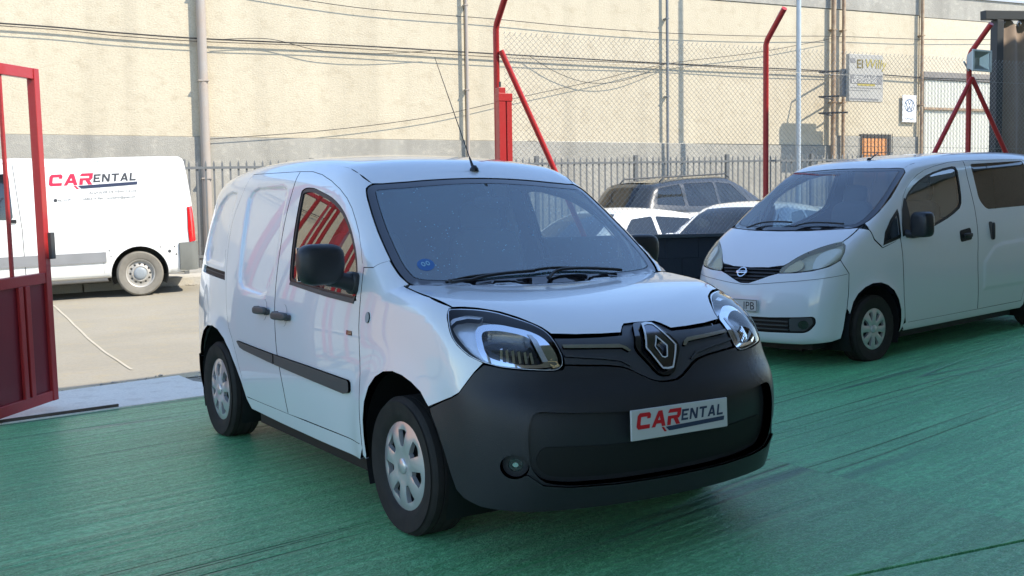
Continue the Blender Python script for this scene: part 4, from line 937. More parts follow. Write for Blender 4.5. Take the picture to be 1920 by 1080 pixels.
        panel('indicator', B, 'wrap', F2(smooth_loop([(.37, .855), (.39, .91), (.48, .96), (.54, .92), (.50, .87)], 2), sgn), mat('pale_amber', (.55, .50, .36), .3), hb, gap=0, off=-.02, lip=.02, step=.025)
    # nose
    gl = [(0, .744), (.05, .746), (.153, .780), (.25, .815), (.325, .836)]
    bump = gl+[(.48, .842), (.639, .860), (.78, .891), (.902, .940), (.926, .898), (.990, .82), (.980, .65), (.96, .52), (.945, .47), (.925, .35), (.90, .26), (.80, .24), (.55, .225), (.3, .222), (0, .222)]
    intake = round_poly([(0, .452), (.3, .455), (.655, .472), (.665, .41), (.60, .332), (.3, .325), (0, .325)], [0, 0, .03, .05, .06, 0, 0]); intake = [(max(a, 0), b) for a, b in intake]
    bp = panel('front_bumper', B, 'wrap', symm(bump), paint, car, holes=[symm(intake)], gap=.002, step=.04, hole_lip=.03, lip=.03)
    panel('intake_backing', B, 'wrap', symm(intake), MATS['mesh_black'], bp, off=-.03, gap=-.01, step=.05, lip=0)
    for k in range(3):
        z0 = .345+.036*k; panel('grille_slat', B, 'wrap', symm([(0, z0+.014), (.45, z0+.014), (.45, z0), (0, z0)]), MATS['trim_grey'], bp, off=-.012, gap=0, step=.06, lip=.012, bstep=.05)
    for sgn in (1, -1):
        fb = round_poly([(.46, .455), (.635, .462), (.645, .41), (.585, .345), (.46, .34)], .02); panel('fog_lamp_blank', B, 'wrap', F2([tuple(p) for p in fb], sgn), MATS['trim_grey'], bp, off=-.012, gap=0, step=.04, lip=.012)
        fl = [(.57+.04*math.cos(t), .40+.038*math.sin(t)) for t in np.linspace(0, 2*math.pi, 16, endpoint=False)]; panel('fog_lamp', B, 'wrap', F2(fl, sgn), MATS['black_gloss'], bp, off=-.004, gap=0, step=.03, lip=.01)
        seam = [(.0, .732), (.15, .742), (.5, .775), (.97, .822), (.97, .818), (.5, .771), (.15, .738), (0, .728)]; panel('bumper_seam', B, 'wrap', F2(seam, sgn), MATS['trim_grey'], bp, off=.0015, gap=0, step=.03, lip=0)
    gh = [(0, .922), (.25, .926), (.362, .932), (.34, .885), (.322, .842)]+[(a, b+.004) for a, b in gl[::-1][1:]]
    g = panel('upper_grille', B, 'wrap', symm(gh), MATS['mesh_black'], car, off=-.025, gap=0, step=.04, lip=0)
    for z0, w in ((.895, .335), (.868, .32), (.838, .29), (.808, .22), (.780, .13)):
        panel('grille_slat', B, 'wrap', symm([(0, z0+.007), (w, z0+.007), (w, z0-.005), (0, z0-.005)]), MATS['black'], g, off=-.006, gap=0, step=.05, lip=.015, bstep=.04)
    # ring badge with cross bar
    cy, cz = -.055, .832; P0 = B.cast('wrap', [(.055, cz)])[0]; N0 = B.N(P0[None])[0]; M = Matrix.Translation(P0+N0*.012) @ rot_to(N0, (0, 1, 0))
    rg = MB().lathe([(.052, -.004), (.050, .006), (.040, .006), (.038, -.004)], 32, 'z', closed=True); bar = MB()
    rg.V = [M @ Vector(v) for v in rg.V]; rg.bbox((-.062, -.013, -.002), (.062, .013, .010), .003, M); bd = rg.obj('ring_badge', MATS['chrome'], g, True, 40)
    text_obj('badge_lettering', 'NISSAN', .021, MATS['ink_black'], bd, M @ Matrix.Translation((0, -.007, .0112)), align='CENTER')
    # number plate
    Pp = B.cast('wrap', [(.045, .553)])[0]; M = Matrix.Translation((.845, -.045, .553)) @ rot_to((1, 0, .06), (0, 1, 0))
    pb = MB().bbox((-.235, -.056, -.008), (.235, .056, 0), .004, M).obj('number_plate', MATS['plate_white'], bp)
    fr = MB(); [fr.box((a, b, .0005), (c, d_, .002), M) for a, b, c, d_ in ((-.228, -.050, .228, -.046), (-.228, .046, .228, .050), (-.228, -.046, -.224, .046), (.224, -.046, .228, .046))]; fr.obj('plate_border', MATS['ink_black'], pb)
    text_obj('plate_lettering', 'JPB', .098, MATS['ink_black'], pb, M @ Matrix.Translation((.205, -.035, .0015)), align='RIGHT')
    for x in (0, -2.96):
        for sgn in (-1, 1): make_wheel(car, (x, sgn*.715, .30), sgn, .302, .178, .19, 'eight'); liner(car, B, x, .30, .385, sgn, .36, y0=.80)
    MB().box((-3.3, -.48, .15), (.6, .48, .33)).box((-2.45, -.74, .17), (-.48, .74, .31)).box((.42, -.6, .17), (.62, .6, .3)).obj('underbody', MATS['mesh_black'], car)
    for sgn in (-1, 1):
        mb = MB(); super_box(mb, (-.50, sgn*.965, 1.20), (.07, .095, .115), .45, 20, M=Matrix.Rotation(math.radians(-10*sgn), 3, 'Z'))
        mb.tube([(-.48, sgn*.80, 1.12), (-.49, sgn*.88, 1.11), (-.50, sgn*.95, 1.12)], [.04, .035, .035], 10); mb.obj('door_mirror', MATS['bumper'], car, True, 60)
    mb = MB(); base = Vector((-.95, .12, B.cast('top', [(-.95, .12)])[0][2])); mb.lathe([(.022, 0), (.014, .02), (0, .022)], 12, 'z', base); mb.tube([base, base+Vector((-.16, 0, .07))], [.007, .004], 6); mb.obj('aerial', MATS['black'], car, True)
    for p in ([(.20, -.45), (.14, -.3), (.155, .05)], [(.21, .12), (.15, .25), (.11, .58)]):
        q = smooth_loop(p, 6, False); P = B.cast('top', q); P = P+B.N(P)*.02; MB().tube([tuple(v) for v in P], .008, 6).obj('wiper', MATS['black'], car, True)
    MB().bbox((-.55, -.70, .80), (.2, .70, 1.06), .06).obj('dashboard', MATS['interior'], car, True, 50)
    seat(car, -1.05, .37, .66); seat(car, -1.05, -.37, .66); steering(car, -.62, .37, 1.08)
    MB().box((-3.4, -.74, .34), (.1, .74, .38)).obj('cabin_floor', MATS['interior'], car)
    MB().box((-1.95, -.68, .38), (-1.90, .68, 1.2)).obj('bench_back', MATS['seat'], car)
    panel('headlining', B, 'top', symm_t([(-.72, 0), (-.74, .5), (-.80, .58), (-3.3, .58), (-3.35, 0)]), MATS['interior'], car, off=-.03, gap=0, step=.12, lip=0, bstep=.1)
    dl = S([(-1.70, 1.72), (-1.2, 1.68), (-.85, 1.60), (-.62, 1.48), (-.45, 1.30), (-.42, 1.0), (-.45, .40), (-1.68, .40)])
    panel('door_lining', B, 'wrap', dl, MATS['interior'], car, holes=[winw], off=-.045, gap=0, step=.08, lip=0, bstep=.06, mirror=True)
    panel('side_lining', B, 'wrap', S([(-1.74, 1.72), (-3.3, 1.70), (-3.3, .40), (-1.74, .40)]), MATS['interior'], car, holes=[rww], off=-.05, gap=0, step=.12, lip=0, bstep=.08, mirror=True)
    return car
# ---------------------------------------------------------------- hire van in the street and the cars beyond the fence
def build_master():
    B = MASTER; hubx = -3.182
    car = empty('panel_van', (1.319, 18.88, 0), (0, .031, math.pi))
    # rear axle stands at world X 1.319; empty sits at the front axle
    gzr = .235; car.location = (1.319+hubx*math.cos(.031), 18.88, gzr+hubx*math.sin(.031))
    tag(car, 'white panel van lettered CARENTAL parked in the sunny street behind the red gate', 'van')
    S = lambda pts: sx(B, pts); paint = MATS['paint_road']
    ar = [(hubx+.43*math.cos(t), .345+.43*math.sin(t)) for t in np.radians(np.linspace(-5, 185, 22))]
    end = B.ur+B.rho*math.pi/2+B.yc
    edge = [(x, .80) for x in np.linspace(-.6, -3.9, 12)]; top_w = edge_to_wrap(B, [(a, -b) for a, b in edge])
    panel('roof', B, 'top', symm_t([(-.5, 0), (-.55, .7)]+edge+[(-3.96, .6), (-3.97, 0)]), paint, car, gap=0, lip=0, step=.15, bstep=.1)
    arw = ar[::-1]
    ring = S([(-.55, 1.2), (-.55, 1.9)])+[tuple(p) for p in top_w]+[(B.ur+.28, 2.10), (B.ur+.30, 1.8), (B.ur+.30, 1.2), (B.ur+.30, .80)]+S([(-3.92, .80), (-3.92, .34)])+S(ar[::-1])[0:]+S([(hubx+.5, .30), (-.5, .30)])
    lampp = S([(-3.985, 1.36)])+[(B.ur+.05, 1.37), (B.ur+.16, 1.32), (B.ur+.16, .80)]+S([(-3.93, .80), (-3.94, 1.0)])
    side = panel('body_side', B, 'wrap', ring, paint, car, gap=0, step=.07, bstep=.04, lip=.03, mirror=True)
    ce = [(.65, .50), (.5, .70), (.1, .83), (-.1, .83), (-.4, .81), (-.6, .80)]; wsm = symm_t([(-.62, 0), (-.66, .62), (-.45, .70), (-.08, .76), (.0, .62), (.06, 0)])
    panel('cab_top', B, 'top', symm_t([(.68, 0)]+ce+[(-.55, .7), (-.5, 0)][:0]+[(-.68, .78), (-.72, 0)]), paint, car, holes=[wsm], gap=0, lip=0, step=.1, bstep=.06)
    panel('windscreen', B, 'top', wsm, MATS['glass_far'], car, off=-.004, gap=0, lip=0, step=.12, bstep=.06)
    cw = edge_to_wrap(B, [(a, -b) for a, b in ce]); zc = B.cast('top', [(.68, 0)])[0][2]; arf = [(.43*math.cos(t), .345+.43*math.sin(t)) for t in np.radians(np.linspace(185, -5, 20))]
    panel('cab_side', B, 'wrap', [(0, zc)]+[tuple(p) for p in cw]+S([(-.555, 1.9), (-.555, 1.2), (-.505, .30)])+S(arf)+[(.75, .32), (0, .32)], paint, car, gap=0, lip=0, step=.08, bstep=.05, mirror=True)
    panel('side_window', B, 'wrap', S([tuple(p) for p in round_poly([(-1.40, 1.97), (-.70, 1.93), (-.35, 1.55), (-.30, 1.30), (-1.42, 1.27)], .06)]), MATS['black_gloss'], car, off=.003, gap=0, lip=.004, step=.08, mirror=True)
    panel('headlamp', B, 'wrap', [tuple(p) for p in round_poly([(.62, .88), (.95, .95), (1.05, 1.15), (.85, 1.12), (.62, 1.0)], .04)], MATS['reflector'], car, off=.006, gap=0, lip=.01, step=.06, mirror=True)
    panel('front_grille', B, 'wrap', symm([(0, .95), (.5, .95), (.5, .55), (0, .55)]), MATS['mesh_black'], car, off=.006, gap=0, lip=.01, step=.1)
    for sgn in (1, -1): liner(car, B, 0, .345, .435, sgn, .4, y0=.95); mm = MB(); super_box(mm, (-.42, sgn*1.13, 1.50), (.07, .11, .19), .45, 16); mm.tube([(-.40, sgn*.95, 1.40), (-.42, sgn*1.10, 1.42)], .035, 8); mm.obj('door_mirror', MATS['black'], car, True, 60)
    dr = [(B.ur+.28, 2.10), (B.ur+.30, 1.8), (B.ur+.30, .55), (end, .55), (end, 2.12)]
    panel('rear_door', B, 'wrap', dr, paint, car, step=.15, bstep=.08, mirror=True)
    panel('tail_lamp', B, 'wrap', S([(-3.93, 1.36), (-4.0, 1.37)])+[(B.ur+.26, 1.30), (B.ur+.29, .82)]+S([(-3.93, .80), (-3.92, 1.0)]), MATS['red_lens'], car, off=.012, gap=0, lip=.014, step=.04, mirror=True)
    bmp = S([(-3.79, .795), (-3.90, .80)])+[(B.ur+.3, .80), (end, .78), (end, .36)]+S([(-3.9, .36), (-3.79, .37)])
    panel('rear_bumper', B, 'wrap', bmp, mat('bumper_grey', (.16, .165, .15), .7, var=.2, vscale=4), car, off=.03, gap=0, lip=.03, step=.06, mirror=True)
    g = mat('seam_grey', (.42, .42, .40), .7)
    def line(pts, w=.006, m=g, off=.001, nm='panel_seam', lip=0):
        p = np.array(pts, float); a = []; b = []
        for i in range(len(p)):
            t = p[min(i+1, len(p)-1)]-p[max(i-1, 0)]; t /= np.linalg.norm(t); n = np.array([-t[1], t[0]])*w/2; a.append(tuple(p[i]+n)); b.append(tuple(p[i]-n))
        for sgn in (-1,): panel(nm, B, 'wrap', [(-u_, v_) for u_, v_ in S(a+b[::-1])], m, car, off=off, gap=0, lip=lip, step=.05, bstep=.05)
    X0 = lambda wx: hubx-(wx-1.319)              # world X -> van x
    T = lambda wx, wz: (X0(wx), wz-gzr-.031*(wx-1.319))
    line([T(-.04, 2.235), T(1.86, 2.285)], .011); line([T(1.86, 2.285), T(1.93, 2.22), T(1.93, 1.70), T(1.885, 1.663)], .009); line([T(1.885, 1.663), T(.848, 1.641), T(.80, 1.60)], .009)
    line([T(.82, 2.41), T(.80, 1.64), T(.785, .60)], .007); line([T(.0, 1.16), T(1.95, 1.305)], .008); line([T(.0, .545), T(.86, .56)], .007)
    line([T(.0, 1.72), T(.80, 1.72)], .004); line([T(-.40, 2.30), T(-.33, 1.30), T(-.33, .60)], .010, MATS['trim_grey'])
    line([T(-1.3, 2.32), T(-.40, 2.30)], .008); line([T(-.40, 1.43), T(-.52, 1.43)], .05, MATS['black'], .02, 'door_handle', .02)
    rub = mat('rub_strip', (.24, .245, .25), .7, var=.2, vscale=3)
    q = S([T(-1.4, .87), T(.83, .93), T(.83, .775), T(-1.4, .70)]); panel('rub_strip', B, 'wrap', [(-a, b) for a, b in q], rub, car, off=.018, gap=0, lip=.02, step=.06)
    for wx, wz, r_ in ((.88, .95, .012), (.90, .86, .010), (1.64, .99, .012), (1.78, .92, .026), (1.86, .99, .012), (1.88, .87, .014)):
        c = T(wx, wz); q = S([(c[0]+r_*math.cos(t), c[1]+r_*math.sin(t)) for t in np.linspace(0, 6.283, 10, endpoint=False)]); panel('clip_hole', B, 'wrap', [(-a, b) for a, b in q], MATS['trim_grey'], car, off=.002, gap=0, lip=0, step=.05)
    for sgn in (1, -1):
        w = make_wheel(car, (hubx, sgn*.87, .345), sgn, .352, .225, .225, 'steel'); w.data.materials[0] = MATS['rubber_dusty']
        w = make_wheel(car, (0, sgn*.87, .345), sgn, .352, .225, .225, 'steel'); w.data.materials[0] = MATS['rubber_dusty']
        o = liner(car, B, hubx, .345, .435, sgn, .4, y0=.95); o.data.materials[0] = mat('liner_dusty', (.16, .155, .14), .9, var=.3, vscale=8)
    MB().box((-3.9, -.6, .30), (.5, .6, .5)).box((-3.95, -.8, .5), (-.5, .8, .55)).obj('underbody', MATS['mesh_black'], car)
    # firm's lettering on the side that faces us
    def fn(wx0, wz0, sl):
        def f(P):
            P = np.asarray(P, float); a, b = P[:, 0], P[:, 1]; wx = wx0+a; x = hubx-(wx-1.319); z = wz0+b+sl*a-gzr-.031*(wx-1.319)
            return B.cast('wrap', np.stack([-(B.uc+B.xf-x), z], 1))+np.array([0, .004, 0])
        f.batch = True; return f
    firm_logo(car, fn(.083, 1.955, .048), 1.285, MATS['logo_red_van'], MATS['logo_grey'], MATS['logo_navy'])
    for body, wx, wz, wx1, h in (('ALQUILER DE VEHICULOS', .645, 1.835, 1.345, .052), ('662 24 09 71  -  c/ GABILETA  Elda    carentalvan@gmail.com', .20, 1.725, 1.325, .05)):
        o = text_obj('small_lettering', body, h, MATS['logo_grey'], car, Matrix.Identity(4), .25 if h > .051 else 0); P = np.array([v.co[:] for v in o.data.vertices]); k = (wx1-wx)/P[:, 0].max(); tag(o, kind='stuff')
        for v, c in zip(o.data.vertices, fn(wx, wz, .045)(P[:, :2]*[k, 1])): v.co = c
    mb = MB(); c = fn(.165, 1.74, 0)([(0, 0)])[0]; mb.lathe([(0, .002), (.026, .002)], 16, 'y', c); mb.obj('telephone_symbol', MATS['logo_grey'], car)
    return car
def build_small(name, label, cat, B, loc, rot, paint, wb, belt, H, wsx, fo, L, sidewin, glass, estate=False, group=None):
    car = empty(name, loc, rot); tag(car, label, cat, group); S = lambda pts: sx(B, pts); r = -(L-fo); end = B.ur+B.rho*math.pi/2+B.yc
    arch = lambda xc: [(xc+.375*math.cos(t), .31+.375*math.sin(t)) for t in np.radians(np.linspace(185, -5, 16))]
    hwr = B.sec(H-.05)-.035
    roofline = [(x, hwr) for x in np.linspace(wsx-.95, r+.75, 10)]
    wsE = [(wsx-.86, hwr+.0), (wsx-.70, hwr+.02), (wsx-.45, hwr+.07), (wsx-.15, hwr+.12), (wsx+.0, hwr+.14)]
    hoodE = [(wsx+.08, hwr+.15), (.2, .72), (.45, .66), (fo-.22, .56)]
    edge = hoodE[::-1]+wsE[::-1]+roofline
    ws = symm_t([(wsx-.80, 0), (wsx-.82, hwr-.08), (wsx-.68, hwr-.01), (wsx-.40, hwr+.05), (wsx-.12, hwr+.10), (wsx-.06, hwr+.02), (wsx+.05, .35), (wsx+.08, 0)])
    panel('upper_body', B, 'top', symm_t([(fo-.16, 0), (fo-.18, .35)]+edge+[(r+.66, hwr-.12), (r+.62, 0)]), paint, car, holes=[ws], gap=0, step=.07, bstep=.05, lip=0, hole_lip=.01)
    panel('windscreen', B, 'top', ws, glass, car, gap=0, off=-.004, lip=0, step=.1, bstep=.06)
    w = edge_to_wrap(B, [(a, -b) for a, b in edge]); nose = edge_to_wrap(B, [(fo-.16, -.01), (fo-.18, -.35)])
    rear_e = edge_to_wrap(B, [(r+.66, -(hwr-.12)), (r+.62, -.01)])
    out = [(0, nose[0][1])]+[tuple(p) for p in nose[1:]]+[tuple(p) for p in w]+[(B.ur+B.rho*math.pi/2+.06, H-.13), (end, H-.12), (end, .22), (B.ur+.2, .22)]+S([(-wb-.42, .23)])+S(arch(-wb)[::-1][::-1])+S([(-wb+.42, .22), (-.42, .22)])+S(arch(0))+S([(.42, .24)])+[(B.yc+.2, .2), (0, .2)]
    holes = [S([tuple(p) for p in round_poly(q, .04)]) for q in sidewin]
    rwz = (belt+.03, H-.20); ru = B.ur+B.rho*math.pi/2
    rwin = [(ru-.06, rwz[0]), (ru+.0, rwz[1]), (end, rwz[1]+.02), (end, rwz[0]-.01)]
    holes2 = holes
    sides = panel('side_body', B, 'wrap', out, paint, car, holes=holes2, gap=0, step=.07, bstep=.045, lip=0, hole_lip=.02, mirror=True)
    for h in holes: panel('side_window', B, 'wrap', h, glass, car, gap=0, off=-.004, lip=0, step=.08, bstep=.05, mirror=True)
    panel('rear_window', B, 'wrap', rwin, MATS['glass_tint'], car, gap=0, off=.005, lip=.008, step=.07, bstep=.05, mirror=True)
    tl = round_poly([(B.ur+.05, .78), (B.ur+.42, .80), (B.ur+.42, .95), (B.ur+.08, 1.02)] if not estate else [(B.ur-.05, .85), (B.ur+.30, .85), (B.ur+.28, 1.08), (B.ur+.05, 1.10)], .03)
    panel('tail_lamp', B, 'wrap', [tuple(p) for p in tl], MATS['red_lens'], car, gap=0, off=.008, lip=.01, step=.05, mirror=True)
    hl = round_poly([(.50, belt-.30), (.80, belt-.27), (.98, belt-.18), (.80, belt-.17), (.52, belt-.22)], .03)
    panel('headlamp', B, 'wrap', [tuple(p) for p in hl], MATS['reflector'], car, gap=0, off=.006, lip=.01, step=.05, mirror=True)
    panel('lower_grille', B, 'wrap', symm([(0, .48), (.45, .46), (.40, .30), (0, .29)]), MATS['mesh_black'], car, gap=0, off=.004, lip=.01, step=.07)
    for x in (0, -wb):
        for sgn in (-1, 1): make_wheel(car, (x, sgn*(B.sec(.5)-.115), .31), sgn, .312, .19, .195, 'eight'); liner(car, B, x, .31, .39, sgn, .3, y0=B.sec(.5)-.04)
    MB().box((r+.3, -.6, .2), (fo-.25, .6, .4)).box((r+.4, -.68, belt-.15), (wsx-.1, .68, belt-.1)).obj('underbody', MATS['mesh_black'], car)
    for sgn in (-1, 1):
        mb = MB(); super_box(mb, (wsx-.52, sgn*(B.sec(belt)+.06), belt+.06), (.06, .09, .06), .5, 16); mb.obj('door_mirror', MATS['black'] if estate else paint, car, True, 60)
    if estate:
        for sgn in (-1, 1): MB().tube([(wsx-1.0, sgn*(hwr-.03), H-.06), (wsx-1.1, sgn*(hwr-.03), H+.015), (r+.95, sgn*(hwr-.05), H-.02), (r+.85, sgn*(hwr-.05), H-.10)], .014, 8).obj('roof_rail', MATS['trim_grey'], car, True)
    else:
        sp = symm_t([(r+.78, 0), (r+.80, hwr-.06), (r+.55, hwr-.10), (r+.50, 0)])
        P = B.cast('top', [(r+.75, 0)])[0]; mb = MB(); super_box(mb, (r+.60, 0, P[2]-.03), (.16, hwr-.05, .022), .35, 20, M=Matrix.Rotation(.10, 3, 'Y')); mb.obj('rear_spoiler', paint, car, True, 60)
    return car
def build_far_cars():
    win = lambda belt, H, xs: [[(xs[0], belt+.04), (xs[1], H-.17), (xs[2], H-.13), (xs[3], belt+.05)], [(xs[4], belt+.05), (xs[4]+.01, H-.13), (xs[5], H-.17), (xs[6], belt+.09)]]
    B = small_car(4.05, 2.5, .80, .86, 1.47, .93, -.05)
    build_small('hatchback', 'white hatchback with rear spoiler seen through the mesh right of the front van', 'car', B, (6.35, 13.55, .03), (0, 0, math.radians(196)), MATS['paint_car'], 2.5, .93, 1.47, -.05, .80, 4.05, win(.93, 1.47, (-.62, -1.02, -1.45, -1.45, -1.53, -2.25, -2.55)), MATS['glass_far'], group='white cars parked beyond the fence')
    B = small_car(4.2, 2.6, .85, .88, 1.50, .95, -.05)
    build_small('hatchback', 'white car showing its windscreen just left of the passenger van bonnet', 'car', B, (8.05, 11.95, .06), (0, 0, math.radians(212)), MATS['paint_car'], 2.6, .95, 1.50, -.05, .85, 4.2, win(.95, 1.50, (-.62, -1.02, -1.5, -1.5, -1.58, -2.35, -2.7)), MATS['glass_far'], group='white cars parked beyond the fence')
    B = small_car(4.6, 2.75, .88, .92, 1.74, 1.10, -.05, .40)
    w = [[(-.72, 1.14), (-1.15, 1.55), (-1.55, 1.60), (-1.55, 1.15)], [(-1.62, 1.15), (-1.62, 1.60), (-2.40, 1.59), (-2.42, 1.16)], [(-2.50, 1.17), (-2.50, 1.58), (-3.05, 1.52), (-3.18, 1.22)]]
    build_small('estate_car', 'dark grey off-road estate car with roof rails parked by the railings', 'car', B, (13.25, 18.55, .43), (0, -.03, math.radians(12)), MATS['paint_dark'], 2.75, 1.10, 1.74, -.05, .88, 4.6, w, MATS['glass_far'], True)
# ---------------------------------------------------------------- ground, street, walls
def gz(x, y):
    x = np.asarray(x, float); y = np.asarray(y, float)
    t = x-4.3; lot = .0353*.5*(t+np.sqrt(t*t+.25)); lot = np.minimum(lot, .40)
    st = .238+.031*np.clip(x-1.31, -14, 24)+.01*np.clip(y-17.9, -8, 6)
    a = sstep(y, 10.5, 11.2); b = sstep(y, 12.0, 18.5)
    return lot*(1-a)+b*st
def gzf(x, y): return float(gz(x, y))
def sheet(name, poly, m, h, parent=None, step=.5, thick=0.):
    """ground sheet over a polygon, following the lie of the land h above it"""
    q, T, loops = triangulate(resample(np.array(poly, float), step), [], step, .3); z = gz(q[:, 0], q[:, 1])+h
    V = [(a, b, c) for (a, b), c in zip(q, z)]; Fc = [tuple(t) for t in T]
    Fc = [f if ((q[f[1]]-q[f[0]])[0]*(q[f[2]]-q[f[0]])[1]-(q[f[1]]-q[f[0]])[1]*(q[f[2]]-q[f[0]])[0]) > 0 else f[::-1] for f in Fc]
    if thick:
        lp = loops[0]; b0 = len(V); V += [V[i] for i in lp]+[(V[i][0], V[i][1], V[i][2]-thick) for i in lp]; n = len(lp)
        Fc += [(b0+i, b0+n+i, b0+n+(i+1) % n, b0+(i+1) % n) for i in range(n)]
    return mesh_obj(name, V, Fc, m, parent)
def carpet_mat(name, base, pale, ang, kc=.75):
    m = bpy.data.materials.new(name); m.use_nodes = True; t = m.node_tree; n = t.nodes; L = t.links; b = n['Principled BSDF']
    tc = n.new('ShaderNodeTexCoord'); mp = n.new('ShaderNodeMapping'); mp.inputs['Rotation'].default_value = (0, 0, -ang); L.new(tc.outputs['Object'], mp.inputs[0])
    def noise(scale, detail, st=(1, 1, 1), w=None):
        k = n.new('ShaderNodeMapping'); k.inputs['Scale'].default_value = st; L.new(mp.outputs[0], k.inputs[0])
        z = n.new('ShaderNodeTexNoise'); z.inputs['Scale'].default_value = scale; z.inputs['Detail'].default_value = detail; L.new(k.outputs[0], z.inputs['Vector']); return z.outputs[0]
    def rng(s, a, b_, c, d_):
        k = n.new('ShaderNodeMapRange'); k.inputs[1].default_value = a; k.inputs[2].default_value = b_; k.inputs[3].default_value = c; k.inputs[4].default_value = d_; L.new(s, k.inputs[0]); return k.outputs[0]
    def math_(op, a, b_):
        k = n.new('ShaderNodeMath'); k.operation = op
        for i, v in enumerate((a, b_)):
            if isinstance(v, float): k.inputs[i].default_value = v
            else: L.new(v, k.inputs[i])
        return k.outputs[0]
    def mix(f, a, b_):
        k = n.new('ShaderNodeMix'); k.data_type = 'RGBA'; L.new(f, k.inputs[0])
        for i, v in ((6, a), (7, b_)):
            if isinstance(v, tuple): k.inputs[i].default_value = (*v, 1)
            else: L.new(v, k.inputs[i])
        return k.outputs[2]
    fib = noise(95, 3, (1, 1.6, 1)); tuft = noise(34, 4, (.8, 1.4, 1)); pat = noise(.9, 5); lay = noise(1.6, 4, (.16, 1, 1)); fine = noise(16, 3, (.05, 1, 1)); cr = noise(2.6, 1, (.022, 1, 1)); cr2 = noise(1.1, 1, (.03, 1, 1))
    c = mix(rng(pat, .3, .7, 0, 1), tuple(v*.66 for v in base), base)
    c = mix(rng(lay, .38, .68, 0, .65), c, pale)
    c = mix(rng(fine, .44, .58, 0, .7), c, tuple(v*.45 for v in base))
    c = mix(rng(fib, .42, .60, 0, .75), c, pale)
    c = mix(rng(tuft, .40, .60, .5, 0), c, tuple(v*.5 for v in base))
    c = mix(rng(noise(.45, 5, (.5, 1, 1)), .50, .72, 0, .55), c, tuple(v*.45 for v in base))
    c = mix(rng(noise(7, 6), .60, .74, 0, .5), c, tuple(v*.5 for v in base))
    # creases: thin dark lines where the noise crosses one level
    def crease(s, lvl, w): return rng(math_('ABSOLUTE', math_('SUBTRACT', s, lvl), 0.), 0, w, 1, 0)
    gate = rng(noise(.7, 2, (.3, 1, 1)), .44 if kc > .8 else .5, .62, 0, kc)
    k1 = math_('MULTIPLY', math_('MAXIMUM', crease(cr, .5, .012), crease(cr2, .47, .006)), gate)
    c = mix(k1, c, (.016, .075, .055))
    L.new(c, b.inputs['Base Color']); b.inputs['Roughness'].default_value = .40; b.inputs['Specular IOR Level'].default_value = .55
    b.inputs['Sheen Weight'].default_value = .06; b.inputs['Sheen Roughness'].default_value = .35; b.inputs['Sheen Tint'].default_value = (.75, .95, .95, 1)
    h = math_('ADD', math_('ADD', math_('MULTIPLY', fib, .5), math_('MULTIPLY', tuft, .8)), math_('ADD', math_('MULTIPLY', fine, 1.8), math_('MULTIPLY', k1, -1.6)))
    bp = n.new('ShaderNodeBump'); bp.inputs['Distance'].default_value = .016; bp.inputs['Strength'].default_value = .9; L.new(h, bp.inputs['Height']); L.new(bp.outputs[0], b.inputs['Normal'])
    return m
def concrete_mat(name, a, b_, c_, scale=.6, rough=.85, bump=.004, stretch=(1, 1, 1), lines=0.):
    m = bpy.data.materials.new(name); m.use_nodes = True; t = m.node_tree; n = t.nodes; L = t.links; b = n['Principled BSDF']; b.inputs['Roughness'].default_value = rough
    tc = n.new('ShaderNodeTexCoord'); mp = n.new('ShaderNodeMapping'); mp.inputs['Scale'].default_value = stretch; L.new(tc.outputs['Object'], mp.inputs[0])
    def noise(s, d_, dist=0.):
        z = n.new('ShaderNodeTexNoise'); z.inputs['Scale'].default_value = s; z.inputs['Detail'].default_value = d_; z.inputs['Distortion'].default_value = dist; L.new(mp.outputs[0], z.inputs['Vector']); return z.outputs[0]
    def rng(s, lo, hi, q, w):
        k = n.new('ShaderNodeMapRange'); k.inputs[1].default_value = lo; k.inputs[2].default_value = hi; k.inputs[3].default_value = q; k.inputs[4].default_value = w; L.new(s, k.inputs[0]); return k.outputs[0]
    def mix(f, p, q):
        k = n.new('ShaderNodeMix'); k.data_type = 'RGBA'; L.new(f, k.inputs[0])
        for i, v in ((6, p), (7, q)):
            if isinstance(v, tuple): k.inputs[i].default_value = (*v, 1)
            else: L.new(v, k.inputs[i])
        return k.outputs[2]
    c = mix(rng(noise(scale, 6, .4), .32, .68, 0, 1), a, b_); c = mix(rng(noise(scale*7, 6), .52, .72, 0, .8), c, c_); c = mix(rng(noise(scale*60, 3), .45, .75, 0, .35), c, tuple(v*.55 for v in a))
    if lines:
        ms = n.new('ShaderNodeMapping'); ms.inputs['Scale'].default_value = (1.3, 1, .07); L.new(tc.outputs['Object'], ms.inputs[0])
        zs = n.new('ShaderNodeTexNoise'); zs.inputs['Scale'].default_value = 1.6; zs.inputs['Detail'].default_value = 7; L.new(ms.outputs[0], zs.inputs['Vector'])
        c = mix(rng(zs.outputs[0], .50, .75, 0, lines), c, tuple(v*.62 for v in a)); c = mix(rng(zs.outputs[0], .30, .42, lines*.7, 0), c, tuple(min(1, v*1.18) for v in b_))
    L.new(c, b.inputs['Base Color'])
    bp = n.new('ShaderNodeBump'); bp.inputs['Distance'].default_value = bump; L.new(noise(scale*55, 5), bp.inputs['Height']); L.new(bp.outputs[0], b.inputs['Normal'])
    return m
